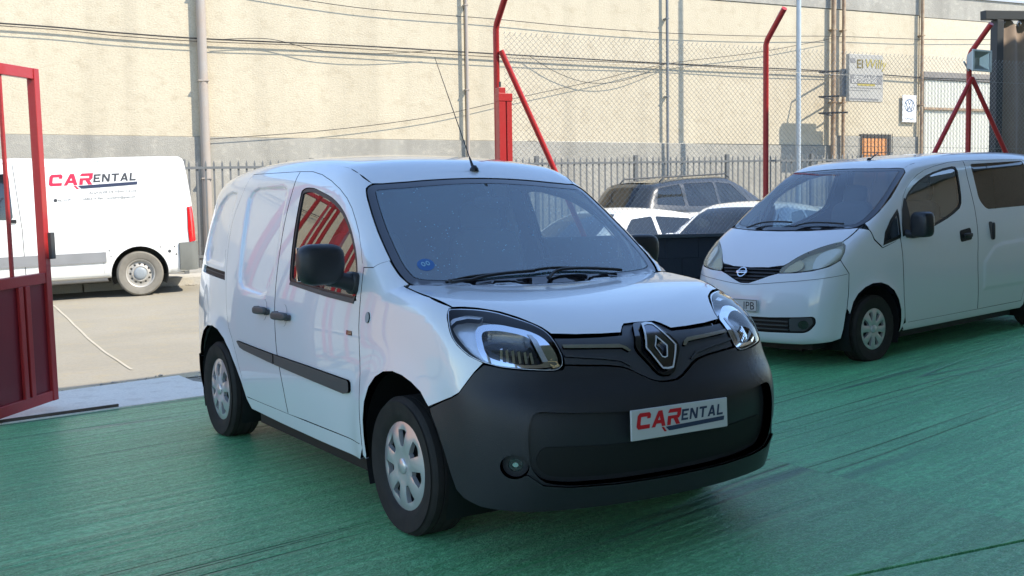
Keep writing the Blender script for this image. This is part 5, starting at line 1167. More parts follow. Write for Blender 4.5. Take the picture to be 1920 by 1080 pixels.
def build_ground():
    xs = np.concatenate([[-300, -120, -60, -40], np.arange(-30, 41, 1.), [50, 70, 120, 300]]); ys = np.concatenate([[-200, -80, -40], np.arange(-24, 34, .5), [40, 60, 120, 300]])
    X, Y = np.meshgrid(xs, ys); Z = gz(X, Y)-.012; V = np.stack([X, Y, Z], -1).reshape(-1, 3); nx = len(xs)
    Fc = [(j*nx+i, j*nx+i+1, (j+1)*nx+i+1, (j+1)*nx+i) for j in range(len(ys)-1) for i in range(nx-1)]
    street = concrete_mat('street_concrete', (0.266, 0.238, 0.18), (0.31, 0.277, 0.212), (0.324, 0.274, 0.18), .55, .9, .004, (1, 1.6, 1))
    tag(mesh_obj('ground', V, Fc, street, None, True), kind='structure')
    e0 = np.array([-.37, 8.32]); e1 = np.array([1.12, 8.87]); ed = (e1-e0)/np.linalg.norm(e1-e0); E = lambda t: tuple(e0+ed*t)
    ang = math.atan2(ed[1], ed[0])
    cA = carpet_mat('carpet_green', (.070, .42, .130), (.23, .63, .29), ang, 1.); cB = carpet_mat('carpet_green_fresh', (.070, .50, .165), (.21, .70, .31), ang-.05); cC = carpet_mat('carpet_green_pale', (.08, .46, .15), (.28, .68, .33), ang+.03)
    seam = [(3.30, 8.0), (3.52, 6.5), (3.752, 5.08), (3.87, 4.3), (3.99, 3.47), (4.02, 3.32)]
    left = [(-9, -4), (2.60, -4), (2.62, 3.27), (2.851, 3.275), (3.805, 3.305), (4.02, 3.32)]+seam[::-1][1:]+[(3.15, 9.2), (3.05, 9.58)]+[E(t) for t in (3.2, 1.6, 0, -3, -9.0)]
    root = sheet('carpet', left, cA, .006, None, .3, .016); tag(root, kind='structure')
    sheet('carpet_strip', [(4.02, 3.335)]+seam[::-1][1:]+[(3.15, 9.2), (3.06, 9.575), (3.8, 9.84), (4.4, 10.22), (13.5, 10.22), (13.5, 3.6), (8, 3.45)], cB, .004, root, .35, .012)
    sheet('carpet_strip', [(2.62, -4), (2.62, 3.255), (2.851, 3.26), (3.805, 3.29), (4.02, 3.31), (8, 3.43), (13.5, 3.58), (13.5, -4)], cC, .002, root, .35, .01)
    # pale footing between the carpet and the street
    nrm = np.array([-ed[1], ed[0]]); W = lambda t, d_: tuple(e0+ed*t+nrm*d_)
    foot = concrete_mat('footing_paint', (.80, .74, .60), (.84, .78, .64), (.66, .59, .46), .9, .8, .003)
    sl = sheet('concrete_footing', [W(-8, .02), W(1.75, .02), W(1.95, .35), W(1.88, .80), W(1.95, 1.22), W(1.2, 1.17), W(.2, 1.10), W(-1.2, 1.15), W(-8, 1.15)], foot, .012, None, .25, .03); tag(sl, kind='structure')
    sand = concrete_mat('sand', (.56, .45, .27), (.60, .50, .32), (.46, .36, .20), 2.2, .95, .01)
    rs = random.Random(4); a = [W(t, 1.30+.12*rs.random()+.06*math.sin(t*3)) for t in np.arange(-5, 2.6, .18)]; b_ = [W(t, 1.06+.08*rs.random()) for t in np.arange(-5, 2.6, .18)]
    tag(sheet('sand_drift', a+b_[::-1]+[], sand, .003 if False else -.004, None, .2), kind='structure')
    jt = concrete_mat('joint_filler', (.46, .41, .31), (.50, .45, .34), (.40, .35, .25), 3, .9, .004)
    j0 = np.array([.02, 17.4]); j1 = np.array([.68, 10.9]); pts = [j0+(j1-j0)*t+np.array([.003*math.sin(t*31)+.006*math.sin(t*7), 0]) for t in np.linspace(0, 1, 30)]
    tag(sheet('road_joint', [(p[0]-.014, p[1]) for p in pts]+[(p[0]+.014, p[1]) for p in pts[::-1]], jt, -.006, None, .4), kind='structure')
    # far pavement with kerb stones
    pav = concrete_mat('pavement_concrete', (.42, .40, .35), (.48, .45, .39), (.50, .45, .35), .8, .9, .004)
    pv = sheet('pavement', [(-14, 19.62), (26, 19.62), (26, 22.0), (-14, 22.0)], pav, .13, None, .6); tag(pv, kind='structure')
    kb = MB().bbox((-.49, -.06, -.1), (.49, .08, .135), .012); first = None
    for i in range(24):
        x = -6+i*1.0; loc = (x, 19.55, gzf(x, 19.55))
        if first is None: first = kb.obj('kerb_stone', pav, pv); first.location = loc; first.rotation_euler = (0, -.031, 0)
        else: copy_obj(first, pv, loc)
    # stones and litter by the kerb, on the sand
    st = mat('stone', (.40, .36, .29), .9, var=.3, vscale=20); rs = random.Random(9); base = None
    root = None
    mb = MB()
    for i in range(160):
        if i < 110: t = rs.uniform(-3.5, 2.3); x, y = W(t, rs.uniform(1.0, 1.45))
        else: x, y = rs.uniform(1.6, 2.5), rs.uniform(19.2, 19.45)
        s = rs.uniform(.006, .022); z = gzf(x, y); bm = bmesh.new(); bmesh.ops.create_icosphere(bm, subdivisions=1, radius=s)
        mb.add([(v.co.x*rs.uniform(.7, 1.5)+x, v.co.y*rs.uniform(.7, 1.3)+y, v.co.z*.6+z) for v in bm.verts], [[v.index for v in f.verts] for f in bm.faces]); bm.free()
    tag(mb.obj('gravel', st), 'loose grit and pebbles along the edge of the street', 'gravel', kind='stuff')
WALLX = [-16, -10.6, -5.2, -2.5, 2.94, 8.43, 13.5, 18.36, 21.2]
def build_wall():
    Y = 22.; wall = empty('warehouse', (0, Y, 0)); tag(wall, 'long beige rendered warehouse wall with a grey base along the street', 'building')
    beige = concrete_mat('render_beige', (0.506, 0.439, 0.32), (0.546, 0.475, 0.348), (0.443, 0.375, 0.265), .5, .95, .008, (1, 1, 1.4), .32); grey = concrete_mat('render_grey', (0.317, 0.299, 0.255), (0.378, 0.356, 0.304), (0.458, 0.422, 0.352), 1.2, .95, .012, (1, 1, 1), .5)
    top = 6.98
    MB().box((-20, .08, -.5), (25.2, 8, top-.05)).obj('core', grey, wall)
    rsx = random.Random(2)
    for i in range(len(WALLX)-1):
        a, b = WALLX[i]+.012, WALLX[i+1]-.012; dy = rsx.uniform(-.008, .008); pt = 3.03 if i < 7 else 3.28
        MB().bbox((a, dy, pt+.006), (b, .10, 6.44), .006).obj('render_panel', beige, wall)
        MB().bbox((a, -.035+dy, -.3), (b, .10, pt), .008).obj('plinth_panel', grey, wall)
        MB().bbox((a, -.02+dy, 6.45), (b, .10, top), .006).obj('upper_band', grey, wall)
    MB().box((-20, -.06, top), (25.3, 8, top+.06)).obj('roof_edge', mat('zinc', (.35, .36, .37), .5, metal=.4), wall)
    # recessed stain streaks are left to the material; window with orange blind and bars
    wf = MB().box((19.25, -.05, 2.2), (20.25, .0, 3.33)).obj('window', mat('window_frame', (.05, .045, .04), .6), wall)
    blind = mat('blind_orange', (.62, .27, .10), .7, var=.15, vscale=4, stretch=(1, 1, 12)); MB().box((19.30, -.062, 2.22), (20.08, -.051, 3.22)).obj('blind', blind, wf)
    b0 = None
    for i in range(9):
        if b0 is None: b0 = MB().tube([(0, 0, 0), (0, 0, 1.15)], .009, 6).obj('window_bar', MATS['black'], wf); b0.location = (19.28, -.12, 2.2)
        else: copy_obj(b0, wf, (19.28+i*.118, -.12, 2.2))
    MB().box((19.26, -.125, 2.85), (20.24, -.115, 2.87)).obj('window_bar', MATS['black'], wf)
    # right-hand unit: ribbed shutter, lintel, rusty rail
    MB().bbox((21.22, -.01, -.3), (25.2, .1, 6.40), .006).obj('render_panel', concrete_mat('render_pale', (0.55, 0.482, 0.361), (0.602, 0.525, 0.396), (0.516, 0.439, 0.327), .7, .95, .006), wall)
    MB().bbox((21.22, -.02, 6.41), (25.2, .1, top), .006).obj('upper_band', grey, wall)
    sh = MB(); n = 44; zz = [.3, 4.78]
    pts = [(21.35+2.45*i/n, -.05-(.022 if i % 2 else 0)) for i in range(n+1)]
    V = [(x, y, z) for z in zz for x, y in pts]; sh.add(V, [(i, i+1, n+2+i, n+1+i) for i in range(n)])
    so = sh.obj('shutter', mat('shutter_paint', (.56, .55, .47), .7, var=.14, vscale=3, stretch=(6, 1, .4)), wall)
    MB().box((21.30, -.10, 4.79), (23.86, .0, 4.99)).obj('lintel', mat('lintel', (.22, .20, .18), .8, var=.2, vscale=6), wall)
    rust = mat('rust', (.30, .13, .06), .8, var=.5, vscale=9, bump=.002, bscale=60, dirt=(.48, .38, .26)); MB().box((21.3, -.12, 4.0), (23.86, -.075, 4.06)).obj('rail', rust, wall)
    # downpipes
    pw = mat('pipe_white', (.50, .49, .46), .6, var=.35, vscale=5, stretch=(1, 1, .6), dirt=(.36, .27, .2)); pg = mat('pipe_grey', (.16, .17, .18), .55, var=.2, vscale=5)
    def pipe(x, r_, m, label, z1=7.0, y=21.88, z0=.5):
        o = MB().tube([(0, 0, z0), (0, 0, z1)], r_, 10); nm = o.obj('pipe', m, None, True, 60); nm.location = (x, y, 0)
        for z in (2.2, 4.1, 5.9):
            k = MB().box((-r_-.006, -r_-.006, z), (r_+.006, .12, z+.025)).obj('bracket', m, nm)
        tag(nm, label, 'pipe', 'pipes running up the warehouse wall'); return nm
    pipe(2.90, .095, pw, 'pale peeling downpipe on the warehouse wall above the front van rear'); pipe(8.43, .035, pw, 'thin pale conduit on the wall left of the first red fence post')
    pipe(13.45, .032, pg, 'thin dark conduit on the wall between two red fence posts'); pipe(18.30, .06, rust, 'rusty downpipe beside the hanging sign, nearer its bracket'); pipe(18.62, .045, rust, 'thin rusty pipe behind the hanging sign bracket'); pipe(21.2, .045, rust, 'rusty pipe left of the ribbed shutter')
    # street lamp column
    lp = MB().tube([(0, 0, 0), (0, 0, 8.5)], [.062, .05], 14).obj('lamp_column', mat('galvanised', (.40, .43, .45), .45, metal=.5, var=.15, vscale=6), None, True, 60); lp.location = (15.70, 19.95, gzf(15.7, 19.95)); tag(lp, 'grey galvanised lamp column standing in front of the railings', 'lamp post')
    MB().box((-.13, -.13, 0), (.13, .13, .03)).obj('base_plate', MATS['trim_grey'], lp)
    # hanging sign with two boxes
    sg = empty('hanging_sign', (0, 0, 0)); tag(sg, 'weathered grey projecting sign reading El Willy on the warehouse wall', 'sign')
    fc = mat('sign_face', (.36, .345, .31), .7, var=.12, vscale=3); dk = mat('sign_dark', (.20, .195, .19), .7, var=.2, vscale=5); mu = mat('sign_mustard', (.36, .29, .07), .7); pa = mat('sign_pale', (.55, .53, .48), .7)
    C = Vector((18.88, 20.75, 0)); 
    def SP(px, py): return 17.83+(px-1592)*.01545, 5.14-(py-96)*.01285
    x0, z0 = SP(1592, 184); x1, z1 = SP(1659, 96); yf = 20.75
    MB().bbox((x0, yf, z0), (x1, yf+.12, z1), .01).obj('board', fc, sg); MB().bbox((x0-.1, yf+.12, z0+.12), (x1+.12, yf+.24, z1-.35), .01).obj('backing_board', dk, sg)
    bx = lambda px0, py0, px1, py1, m, nm='stripe', t=.004: MB().box((SP(px0, py0)[0], yf-t, SP(px0, py1)[1]), (SP(px1, py0)[0], yf+.001, SP(px0, py0)[1])).obj(nm, m, sg)
    bx(1594, 134, 1657, 151, dk); bx(1608, 150.5, 1643, 154.5, mu); bx(1594, 158, 1657, 159.2, dk); bx(1594, 163, 1632, 164, dk); bx(1593, 178, 1650, 181, dk); bx(1594, 104, 1604, 113, dk)
    TX = lambda body, px, py, size, m, al='LEFT', sh=0.: text_obj('sign_lettering', body, size, m, sg, Matrix.Translation((SP(px, py)[0], yf-.008, SP(px, py)[1])) @ Matrix.Rotation(math.radians(90), 4, 'X'), sh, al, .0015)
    TX('El', 1606, 122, .30, mat('sign_brown', (.16, .12, .03), .7)); TX('Willy', 1622, 121, .31, mu, sh=.15); TX('VEHICULOS', 1600, 142, .135, pa); TX('DE OCASION', 1597, 149.5, .125, pa)
    br = MB(); 
    for zz_ in (4.75, 4.15, 3.75): br.tube([(x0+.05, yf+.1, zz_), (17.9-.35, 21.5, zz_+.03), (18.3, 21.9, zz_+.03)], .022, 6)
    br.obj('bracket', MATS['trim_grey'], sg)
    # white board with a round emblem
    vb = empty('emblem_board', (0, 0, 0)); tag(vb, 'small white board with a round car emblem on the wall', 'sign')
    MB().bbox((20.60, 21.92, 3.66), (21.06, 21.95, 4.36), .004).obj('board', mat('board_white', (.82, .82, .80), .5), vb)
    Mv = Matrix.Translation((20.83, 21.916, 4.09)) @ Matrix.Rotation(math.radians(90), 4, 'X'); blu = mat('emblem_blue', (.10, .14, .22), .5)
    c_ = lambda r_, n=28: [(r_*math.cos(t), r_*math.sin(t)) for t in np.linspace(0, 2*math.pi, n, endpoint=False)]
    q, T, _ = triangulate(np.array(c_(.17)), [np.array(c_(.145))], 0); mesh_obj('emblem_ring', [Mv @ Vector((a, b, 0)) for a, b in q], T, blu, vb)
    st = lambda a, b, w=.026: [(a[0]-w/2, a[1]), (a[0]+w/2, a[1]), (b[0]+w/2, b[1]), (b[0]-w/2, b[1])]
    flat_shapes('emblem_letters', [st((-.055, .135), (0, .02)), st((.055, .135), (0, .02)), st((-.115, .08), (-.055, -.13)), st((-.055, -.13), (0, -.01)), st((0, -.01), (.055, -.13)), st((.055, -.13), (.115, .08))], blu, vb, lambda a, b: Mv @ Vector((a, b, 0)))
    text_obj('board_lettering', 'Volkswagen', .07, blu, vb, Matrix.Translation((20.83, 21.916, 3.73)) @ Matrix.Rotation(math.radians(90), 4, 'X'), align='CENTER')
    # cables strung along the wall
    cb = mat('cable', (.035, .033, .03), .7)
    def cable(pts, r_, label):
        p = smooth_loop(pts, 8, False); o = MB().tube([tuple(v) for v in p], r_, 5, True).obj('cable', cb, None, True); tag(o, label, 'cable', 'cables strung along the wall')
    y = 21.90
    cable([(-8, y, 5.12), (-.66, y, 5.03), (1.2, y, 4.97), (2.93, y, 4.93), (6, y, 4.94), (9.1, y, 4.91), (13.4, y, 4.88), (18.3, y, 4.88), (21.2, y, 4.83), (24, y, 4.86)], .015, 'thick dark cable running the whole length of the warehouse wall')
    cable([(-8, y-.03, 5.05), (-.6, y-.03, 4.98), (1.4, y-.03, 4.90), (2.93, y-.03, 4.87), (5, y-.03, 4.89), (7, y-.03, 4.86), (10, y-.03, 4.83), (13.4, y-.03, 4.86), (16, y-.03, 4.83), (18.3, y-.03, 4.86)], .008, 'thin cable hanging just under the thick cable on the wall')
    cable([(2.93, y, 6.0), (6, y, 5.72), (9, y, 5.66), (11, y, 5.60), (13.4, y, 5.58), (16, y, 5.64), (18.3, y, 5.75), (21.2, y, 5.82), (24, y, 5.95)], .008, 'topmost thin cable crossing the beige wall')
    cable([(2.93, y, 2.98), (5.2, y, 3.18), (7.5, y, 3.50), (9.5, y, 3.95), (11.5, y, 4.40), (13.4, y, 4.86), (16, y, 5.25), (18.3, y, 5.70)], .007, 'thin cable slanting up across the wall to the right')
    cable([(9.9, y-.02, 4.9), (10.6, y-.02, 4.55), (11.4, y-.02, 4.36), (12.3, y-.02, 4.45), (13.4, y-.02, 4.86)], .007, 'loose loop of cable hanging between the conduits')
    cable([(3.2, y-.05, 4.92), (4.2, y-.05, 4.98), (5.2, y-.05, 4.80), (6.3, y-.05, 4.78), (7.6, y-.05, 4.90)], .007, 'short slack cable above the front van roof')
def build_palisade():
    Y = 20.4; f = empty('railings', (0, Y, 0)); tag(f, 'long grey steel railings with upright pickets in front of the warehouse', 'fence'); m = mat('railing_steel', (.13, .135, .135), .6, var=.25, vscale=8)
    zt = lambda x: 2.50+.0155*(x-3.3); x0, x1 = 2.25, 23.0; first = None; n = int((x1-x0)/.148)
    for i in range(n):
        x = x0+i*.148; z0 = gzf(x, Y)+.22
        if first is None: first = MB().add([(-.017, -.006, 0), (.017, -.006, 0), (.017, .006, 0), (-.017, .006, 0), (-.017, -.006, .97), (.017, -.006, .97), (.017, .006, .97), (-.017, .006, .97), (0, 0, 1)], [(0, 1, 5, 4), (1, 2, 6, 5), (2, 3, 7, 6), (3, 0, 4, 7), (4, 5, 8), (5, 6, 8), (6, 7, 8), (7, 4, 8), (3, 2, 1, 0)]).obj('picket', m, f); o = first
        else: o = copy_obj(first, f)
        o.location = (x, 0, z0); o.scale = (1, 1, zt(x)-z0)
    for dz in (-.16,):
        MB().add([(x0, -.03, zt(x0)+dz), (x1, -.03, zt(x1)+dz), (x1, .0, zt(x1)+dz), (x0, .0, zt(x0)+dz), (x0, -.03, zt(x0)+dz+.045), (x1, -.03, zt(x1)+dz+.045), (x1, .0, zt(x1)+dz+.045), (x0, .0, zt(x0)+dz+.045)], [(0, 1, 5, 4), (2, 3, 7, 6), (4, 5, 6, 7), (0, 3, 2, 1), (0, 4, 7, 3), (1, 2, 6, 5)]).obj('rail', m, f)
    MB().add([(x0, -.03, gzf(x0, Y)+.40), (x1, -.03, gzf(x1, Y)+.40), (x1, .0, gzf(x1, Y)+.40), (x0, .0, gzf(x0, Y)+.40), (x0, -.03, gzf(x0, Y)+.45), (x1, -.03, gzf(x1, Y)+.45), (x1, .0, gzf(x1, Y)+.45), (x0, .0, gzf(x0, Y)+.45)], [(0, 1, 5, 4), (2, 3, 7, 6), (4, 5, 6, 7), (0, 3, 2, 1), (0, 4, 7, 3), (1, 2, 6, 5)]).obj('rail', m, f)
    for x in np.arange(2.3, 23, 2.36):
        MB().box((x-.04, -.02, gzf(x, Y)), (x+.04, .06, zt(x)+.02)).obj('post', m, f)
CANOPY_H = 8.2
# ---------------------------------------------------------------- lot boundary: dark block wall, wire mesh, red posts, gate
FY = 10.4
def build_fence():
    red = mat('red_paint', (.50, .014, .022), .42, coat=.2, var=.16, vscale=5, bump=.0012, bscale=30, dirt=(.36, .035, .03), detail=7)
    wall = empty('block_wall', (0, FY, 0)); tag(wall, 'low dark painted block wall under the wire mesh fence', 'wall'); dk = mat('wall_dark', (.020, .024, .034), .75, var=.25, vscale=3, bump=.002, bscale=50)
    x0, x1, top = 4.55, 14.0, 1.17
    MB().box((x0, -.06, -.1), (x1, .06, top-.02)).obj('core', mat('mortar_dark', (.016, .019, .027), .9), wall)
    h = .228; rows = 5; first = None
    for r_ in range(rows):
        z = top-.035-h*(r_+1)+.0; x = x0-(.22 if r_ % 2 else 0)
        while x < x1-.05:
            a, b = max(x, x0)+.0022, min(x+.44, x1)-.0022
            if b-a > .4:
                if first is None: first = MB().bbox((.0022, -.066, .0022), (.4378, .066, h-.0022), .003, seg=1).obj('block', dk, wall); o = first
                else: o = copy_obj(first, wall)
                o.location = (a-.0022, 0, z)
            elif b-a > .05: MB().bbox((a, -.066, z+.0022), (b, .066, z+h-.0022), .003, seg=1).obj('block', dk, wall)
            x += .44
    MB().bbox((x0-.01, -.095, top-.033), (x1, .095, top+.01), .008).obj('coping', mat('coping', (.05, .06, .07), .6, var=.2, vscale=5), wall)
    # mesh
    fn = empty('mesh_fence', (0, FY, 0)); tag(fn, 'galvanised diamond wire mesh fence above the dark block wall', 'fence'); wire = mat('wire', (.34, .34, .32), .5, metal=.4)
    V = []; Fc = []; p = .062; zb, zt = top+.01, 3.30; xa, xb = 4.42, 13.9; H = zt-zb; w = .0016
    def bar(a, b):
        i = len(V); dx, dz = b[0]-a[0], b[1]-a[1]; l = math.hypot(dx, dz); nx_, nz_ = -dz/l*w, dx/l*w; yo = .0025 if dx > 0 else -.0025
        for q in (a, b): V.extend([(q[0]+nx_, yo, q[1]+nz_), (q[0]-nx_, yo, q[1]-nz_), (q[0], yo-w*1.5, q[1])])
        Fc.extend([(i, i+3, i+4, i+1), (i+1, i+4, i+5, i+2), (i+2, i+5, i+3, i)])
    k = np.arange(xa-H, xb+H, p)
    for c in k:
        for s in (1, -1):
            a = (c, zb) if s > 0 else (c+H, zb); b = (c+H, zt) if s > 0 else (c, zt)
            # keep inside the fence field
            t0, t1 = 0., 1.; dx = b[0]-a[0]
            for lim, sg_ in ((xa, 1), (xb, -1)):
                ta = (lim-a[0])/dx
                if (dx > 0) == (sg_ > 0): t0 = max(t0, ta)
                else: t1 = min(t1, ta)
            if t1-t0 > .01: bar((a[0]+dx*t0, zb+H*t0), (a[0]+dx*t1, zb+H*t1))
    tag(mesh_obj('wire_mesh', V, Fc, wire, fn), kind='stuff')
    V = []; Fc = []
    for c in np.arange(xa, xb, p):          # twisted wire ends along the top
        bar((c, zt), (c+.012, zt+.022)); bar((c+.014, zt+.022), (c+.002, zt))
    tag(mesh_obj('wire_ends', V, Fc, wire, fn), kind='stuff')
    for z in (3.05, 2.2): MB().tube([(xa, .006, z), (xb, .006, z-.02)], .0022, 5).obj('tension_wire', wire, fn)
    def post(x, label, arms=True, y=FY, z0=1.17, lean=(0., -.34), grp='red bent-top fence posts'):
        o = MB().tube([(0, 0, 0), (0, 0, 3.34-z0), (0, -.03, 3.40-z0), (lean[0], lean[1], 3.70-z0)], .033, 12).obj('fence_post', red, None, True, 60); o.location = (x, y, z0); tag(o, label, 'post', grp); return o
    p1 = post(4.335, 'red fence post with a side strut and gate column beside the van roof'); p2 = post(7.72, 'single red bent-top fence post left of the passenger van'); p3 = post(10.86, 'red fence post carrying the floodlight, braced by two struts')
    MB().tube([(.03, -.05, 1.95), (.98, -.05, 0)], .030, 10).obj('strut', red, p1, True, 60)
    for dx in (-1, 1): MB().tube([(.0, -.05, 1.90), (dx*1.22, -.05, 0)], .030, 10).obj('strut', red, p3, True, 60)
    gp = MB().bbox((-.075, -.05, 0), (.0, .05, 2.70), .004).bbox((.012, -.05, 0), (.07, .05, 2.62), .004).bbox((-.08, -.055, 2.56), (.075, .055, 2.64), .003).obj('gate_column', red); gp.location = (4.36, FY-.12, .03); tag(gp, 'stout red gate column of two square tubes behind the van roof', 'post')
    MB().tube([(-.04, 0, 2.70), (-.04, 0, 2.76)], .012, 8).obj('bolt', MATS['trim_grey'], gp)
    # floodlight
    fl = empty('floodlight', (10.83, FY-.16, 3.26), (0, 0, .10)); tag(fl, 'square grey floodlight fixed to the braced red post', 'lamp'); fg = mat('flood_grey', (.42, .46, .45), .5)
    b = MB(); b.add([(-.17, -.06, -.125), (.17, -.06, -.125), (.17, -.06, .125), (-.17, -.06, .125), (-.11, .07, -.08), (.11, .07, -.08), (.11, .07, .08), (-.11, .07, .08)], [(4, 5, 6, 7), (0, 1, 5, 4), (1, 2, 6, 5), (2, 3, 7, 6), (3, 0, 4, 7)]).obj('housing', fg, fl)
    f = MB(); [f.bbox(a, c, .004) for a, c in (((-.18, -.075, -.135), (.18, -.055, -.11)), ((-.18, -.075, .11), (.18, -.055, .135)), ((-.18, -.075, -.109), (-.15, -.055, .109)), ((.15, -.075, -.109), (.18, -.055, .109)))]; f.obj('frame', mat('flood_frame', (.55, .60, .58), .45), fl)
    MB().add([(-.15, -.056, -.11), (.15, -.056, -.11), (.15, -.056, .11), (-.15, -.056, .11), (-.08, .03, -.04), (.08, .03, -.04), (.08, .03, .05), (-.08, .03, .05)], [(4, 5, 6, 7), (0, 1, 5, 4), (1, 2, 6, 5), (2, 3, 7, 6), (3, 0, 4, 7)]).obj('reflector', mat('flood_refl', (.40, .47, .46), .3, metal=.6), fl)
    MB().box((-.149, -.066, -.109), (.149, -.063, .109)).obj('glass', MATS['lens'], fl); MB().tube([(-.14, .09, .0), (-.05, .12, -.05), (.0, .13, -.10)], .012, 6).obj('bracket', fg, fl)
    # gate leaf, swung open
    g = empty('gate', (-.005, 8.91, .05), (0, 0, math.atan2(-.446, -.287))); g.rotation_euler = (0, 0, math.atan2(.446, .287)); tag(g, 'red steel gate leaf with solid lower panel standing open', 'gate')
    # local x runs along the leaf (0 at its free end, negative away), y across it
    lean = Matrix.Rotation(math.radians(-1.6), 4, 'Y'); L = .80; sq = .032
    def bar_(a, b, nm='bar', m=red, bev=.004): return MB().bbox(a, b, bev, lean).obj(nm, m, g)
    bar_((-sq*2, -sq, .02), (0, sq, 2.52), 'stile'); bar_((-L, -sq, .02), (-L+sq*2, sq, 2.52), 'stile')
    for z in (.02, .92, 2.44): bar_((-L+sq*2, -sq*.8, z), (-sq*2, sq*.8, z+.08), 'rail')
    for k in range(1, 2): bar_((-.085-k*.36, -.012, 1.0), (-.061-k*.36, .012, 2.44), 'upright_bar', bev=.003)
    pnl = mat('red_panel_shaded', (.20, .010, .018), .5, coat=.15, var=.2, vscale=2); bar_((-L+.08, -.006, .10), (-sq*2, .006, .92), 'sheet_panel', pnl, .002)  # sheet darker than the frame; shade on the lower gate is in its colour
    for k in (.28, .36): bar_((-k-.05, -.034, .10), (-k, -.007, .92), 'stiffener')
    bar_((-.02, -.06, 1.10), (.03, -.03, 1.30), 'lock_case', MATS['trim_grey'])
    # leg of the gate frame and track
    e0 = Vector((-.37, 8.32)); e1 = Vector((1.12, 8.87)); ed = (e1-e0).normalized()
    tr = MB().box((-1.8, -.012, .0), (.75, .008, .022)).obj('gate_track', mat('track_steel', (.03, .03, .03), .6, var=.5, vscale=8, dirt=(.14, .10, .07))); tr.location = (e0.x+.10, e0.y+.09, .012); tr.rotation_euler = (0, 0, math.atan2(ed.y, ed.x)); tag(tr, 'dark steel gate track on the pale footing by the red gate', 'track')
    gpost = MB().bbox((-.05, -.05, 0), (.05, .05, 2.6), .004).obj('gate_post', red); gpost.location = (-.47, 8.30, 0); tag(gpost, 'red square gate post at the left edge of the picture', 'post')
    # more of the red fence to the left, mirrored in the van windows
    for i, (x, y) in enumerate(((-2.6, 7.55), (-4.2, 6.95), (-5.8, 6.35), (-7.4, 5.75))):
        post(x, ['first', 'second', 'third', 'fourth'][i]+' red bent-top post of the fence left of the gate', y=y, z0=.0, lean=(.12, -.32))
    # a red railing panel further left
    rp = empty('railing_panel', (-.80, 10.3, 0), (0, 0, .1)); tag(rp, 'red railing panel of upright bars left of the open gate', 'railing')
    for z in (.05, 2.68): MB().bbox((-2.2, -.02, z), (0, .02, z+.05), .004).obj('rail', red, rp)
    b0 = None
    for i in range(11):
        if b0 is None: b0 = MB().tube([(0, 0, .0), (0, 0, 2.75), (0, -.10, 2.95), (.05, -.42, 3.3)], .030, 8).obj('upright_bar', red, rp, True, 60); o = b0
        else: o = copy_obj(b0, rp)
        o.location = (-.05-i*.19-.05*(i % 3), 0, 0)
    # dark frame with brown curtain on the right
    fr = empty('awning_frame', (11.93, 10.95, 0)); tag(fr, 'dark steel frame of an awning at the right edge behind the mesh', 'frame'); dm = mat('frame_dark', (.035, .038, .04), .5)
    MB().bbox((-.06, -.06, 0), (.06, .06, 3.95), .006).obj('upright', dm, fr); MB().bbox((-.06, -.05, 3.95), (3.0, .05, 4.07), .006, Matrix.Rotation(-.05, 4, 'Y')).obj('beam', dm, fr)
    V = []; nn = 120
    for j, z in enumerate(np.linspace(.15, 3.95, 14)):
        for i in range(nn):
            t = i/(nn-1); x = .10+t*2.4; fold = .11*math.sin(t*44+.9*math.sin(t*9))*(.55+.45*math.sin(z*1.2+1))+.03*math.sin(t*23+z)
            pinch = max(0, z-3.45)*.35; V.append((x, .03+fold*(1-pinch), z+.05*math.sin(t*44)*(j == 13)))
    mesh = mesh_obj('curtain', V, [(j*nn+i, j*nn+i+1, (j+1)*nn+i+1, (j+1)*nn+i) for j in range(13) for i in range(nn-1)], mat('curtain_brown', (.27, .20, .15), .9, var=.2, vscale=5, sheen=.2), None, True)
    mesh.location = (11.93, 10.95, 0); tag(mesh, 'brown gathered curtain hanging in the dark frame at the right edge', 'curtain')
    rg = None
    for i in range(16):
        if rg is None: rg = MB().lathe([(.03, -.004), (.036, 0), (.03, .004), (.026, 0)], 12, 'x', closed=True).obj('curtain_ring', MATS['chrome'], mesh, True); o = rg
        else: o = copy_obj(rg, mesh)
        o.location = (.14+i*.15, .03, 3.93)
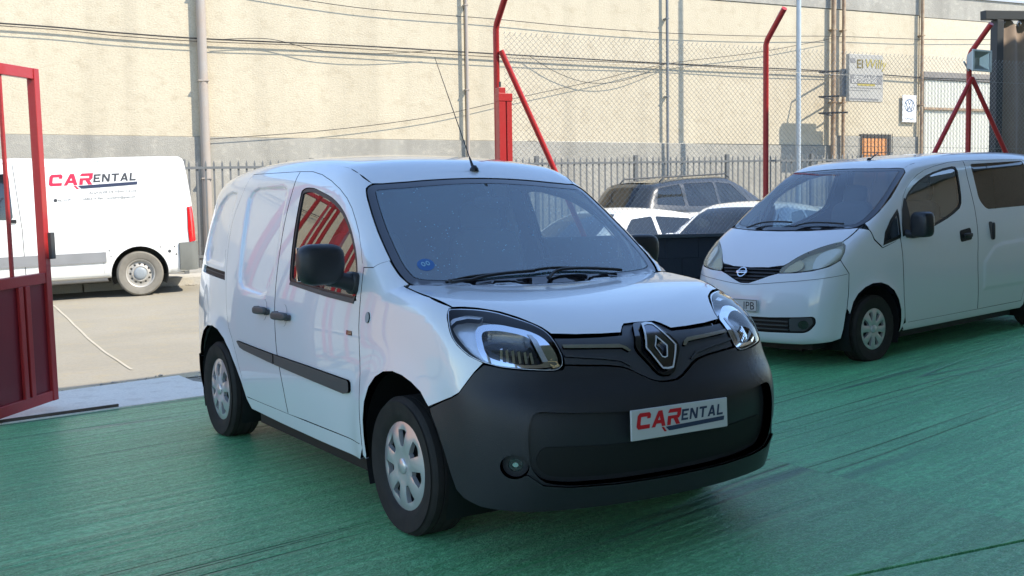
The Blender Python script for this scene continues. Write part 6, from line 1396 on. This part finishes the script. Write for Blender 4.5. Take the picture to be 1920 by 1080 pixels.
def build_outside():
    """what stands out of the picture and shades the lot or shows in the reflections"""
    grey = concrete_mat('canopy_steel', (.30, .30, .30), (.36, .36, .36), (.24, .23, .22), .6, .8, .003); wl = concrete_mat('canopy_wall', (.50, .45, .38), (.55, .50, .42), (.44, .39, .32), .4, .95, .005)
    H = CANOPY_H; ed = Vector((.9382, .3461)); P0 = Vector((-.37-.346*1.05, 8.42+.938*1.05))+SUN_H*(H/math.tan(SUN_EL))  # unseen canopy added; its edge is set from the sun to shade the lot
    b = empty('shade_canopy', (P0.x, P0.y, 0), (0, 0, math.atan2(ed.y, ed.x))); tag(b, 'high canopy added unseen behind the camera, shaped to shade the lot', 'building')
    MB().box((-8, -14, H), (20, 0, H+.35)).obj('roof', grey, b); MB().box((-8, -14.3, -.5), (20, -14, H)).obj('back_wall', wl, b)
    col = None
    for x in (-7.5, 19.5):
        for y in (-.5, -7.5):
            if col is None: col = MB().bbox((-.2, -.2, -.3), (.2, .2, H), .02).obj('column', grey, b); o = col
            else: o = copy_obj(col, b)
            o.location = (x, y, 0)
    dkb = mat('light_block_dark', (.05, .05, .055), .8); blk_pnl = None  # dark panels added on the unseen wall to cut low light from the front
    for i in range(5):
        if blk_pnl is None: blk_pnl = MB().box((-2.3, -.02, -.2), (2.3, .03, 5.0)).obj('light_block_panel', dkb, b); o = blk_pnl
        else: o = copy_obj(blk_pnl, b)
        o.location = (-5+i*5.4, -14, 0)
    t = empty('tan_house', (16.8, -4, 0)); tag(t, 'tan rendered house to the right of the lot, out of the picture', 'building'); tn = concrete_mat('house_tan', (.64, .48, .34), (.69, .52, .37), (.58, .43, .30), .4, .95, .005)
    MB().box((0, 0, -.5), (5, 12.4, 4.4)).obj('wall', tn, t); MB().box((-.15, -.15, 4.4), (5.15, 12.55, 4.6)).obj('roof', MATS['cap_grey'], t)
    for y in (2, 7): MB().box((-.03, y, .2), (.01, y+1.1, 2.4)).obj('door', MATS['black_gloss'], t)
    h = empty('orange_house', (-13, 13, 0)); tag(h, 'low orange house further along the street, out of the picture to the left', 'building')
    org = concrete_mat('house_orange', (.62, .30, .13), (.66, .34, .16), (.55, .26, .11), .4, .95, .005); MB().box((-8, 0, -.5), (3.2, 7, 3.6)).obj('wall', org, h); MB().box((-8.2, -.2, 3.6), (3.4, 7.2, 3.75)).obj('roof', MATS['cap_grey'], h)
    for x in (-6, -3.2, -.2): k = MB().box((x, -.03, 1.0), (x+1.2, .01, 2.3)).obj('window', MATS['black_gloss'], h)
build_ground(); build_wall(); build_palisade(); build_fence(); build_outside()
build_kangoo((KLOC[0], KLOC[1], 0), KHEAD)
build_nvan(NV_POSE)
build_master()
build_far_cars()
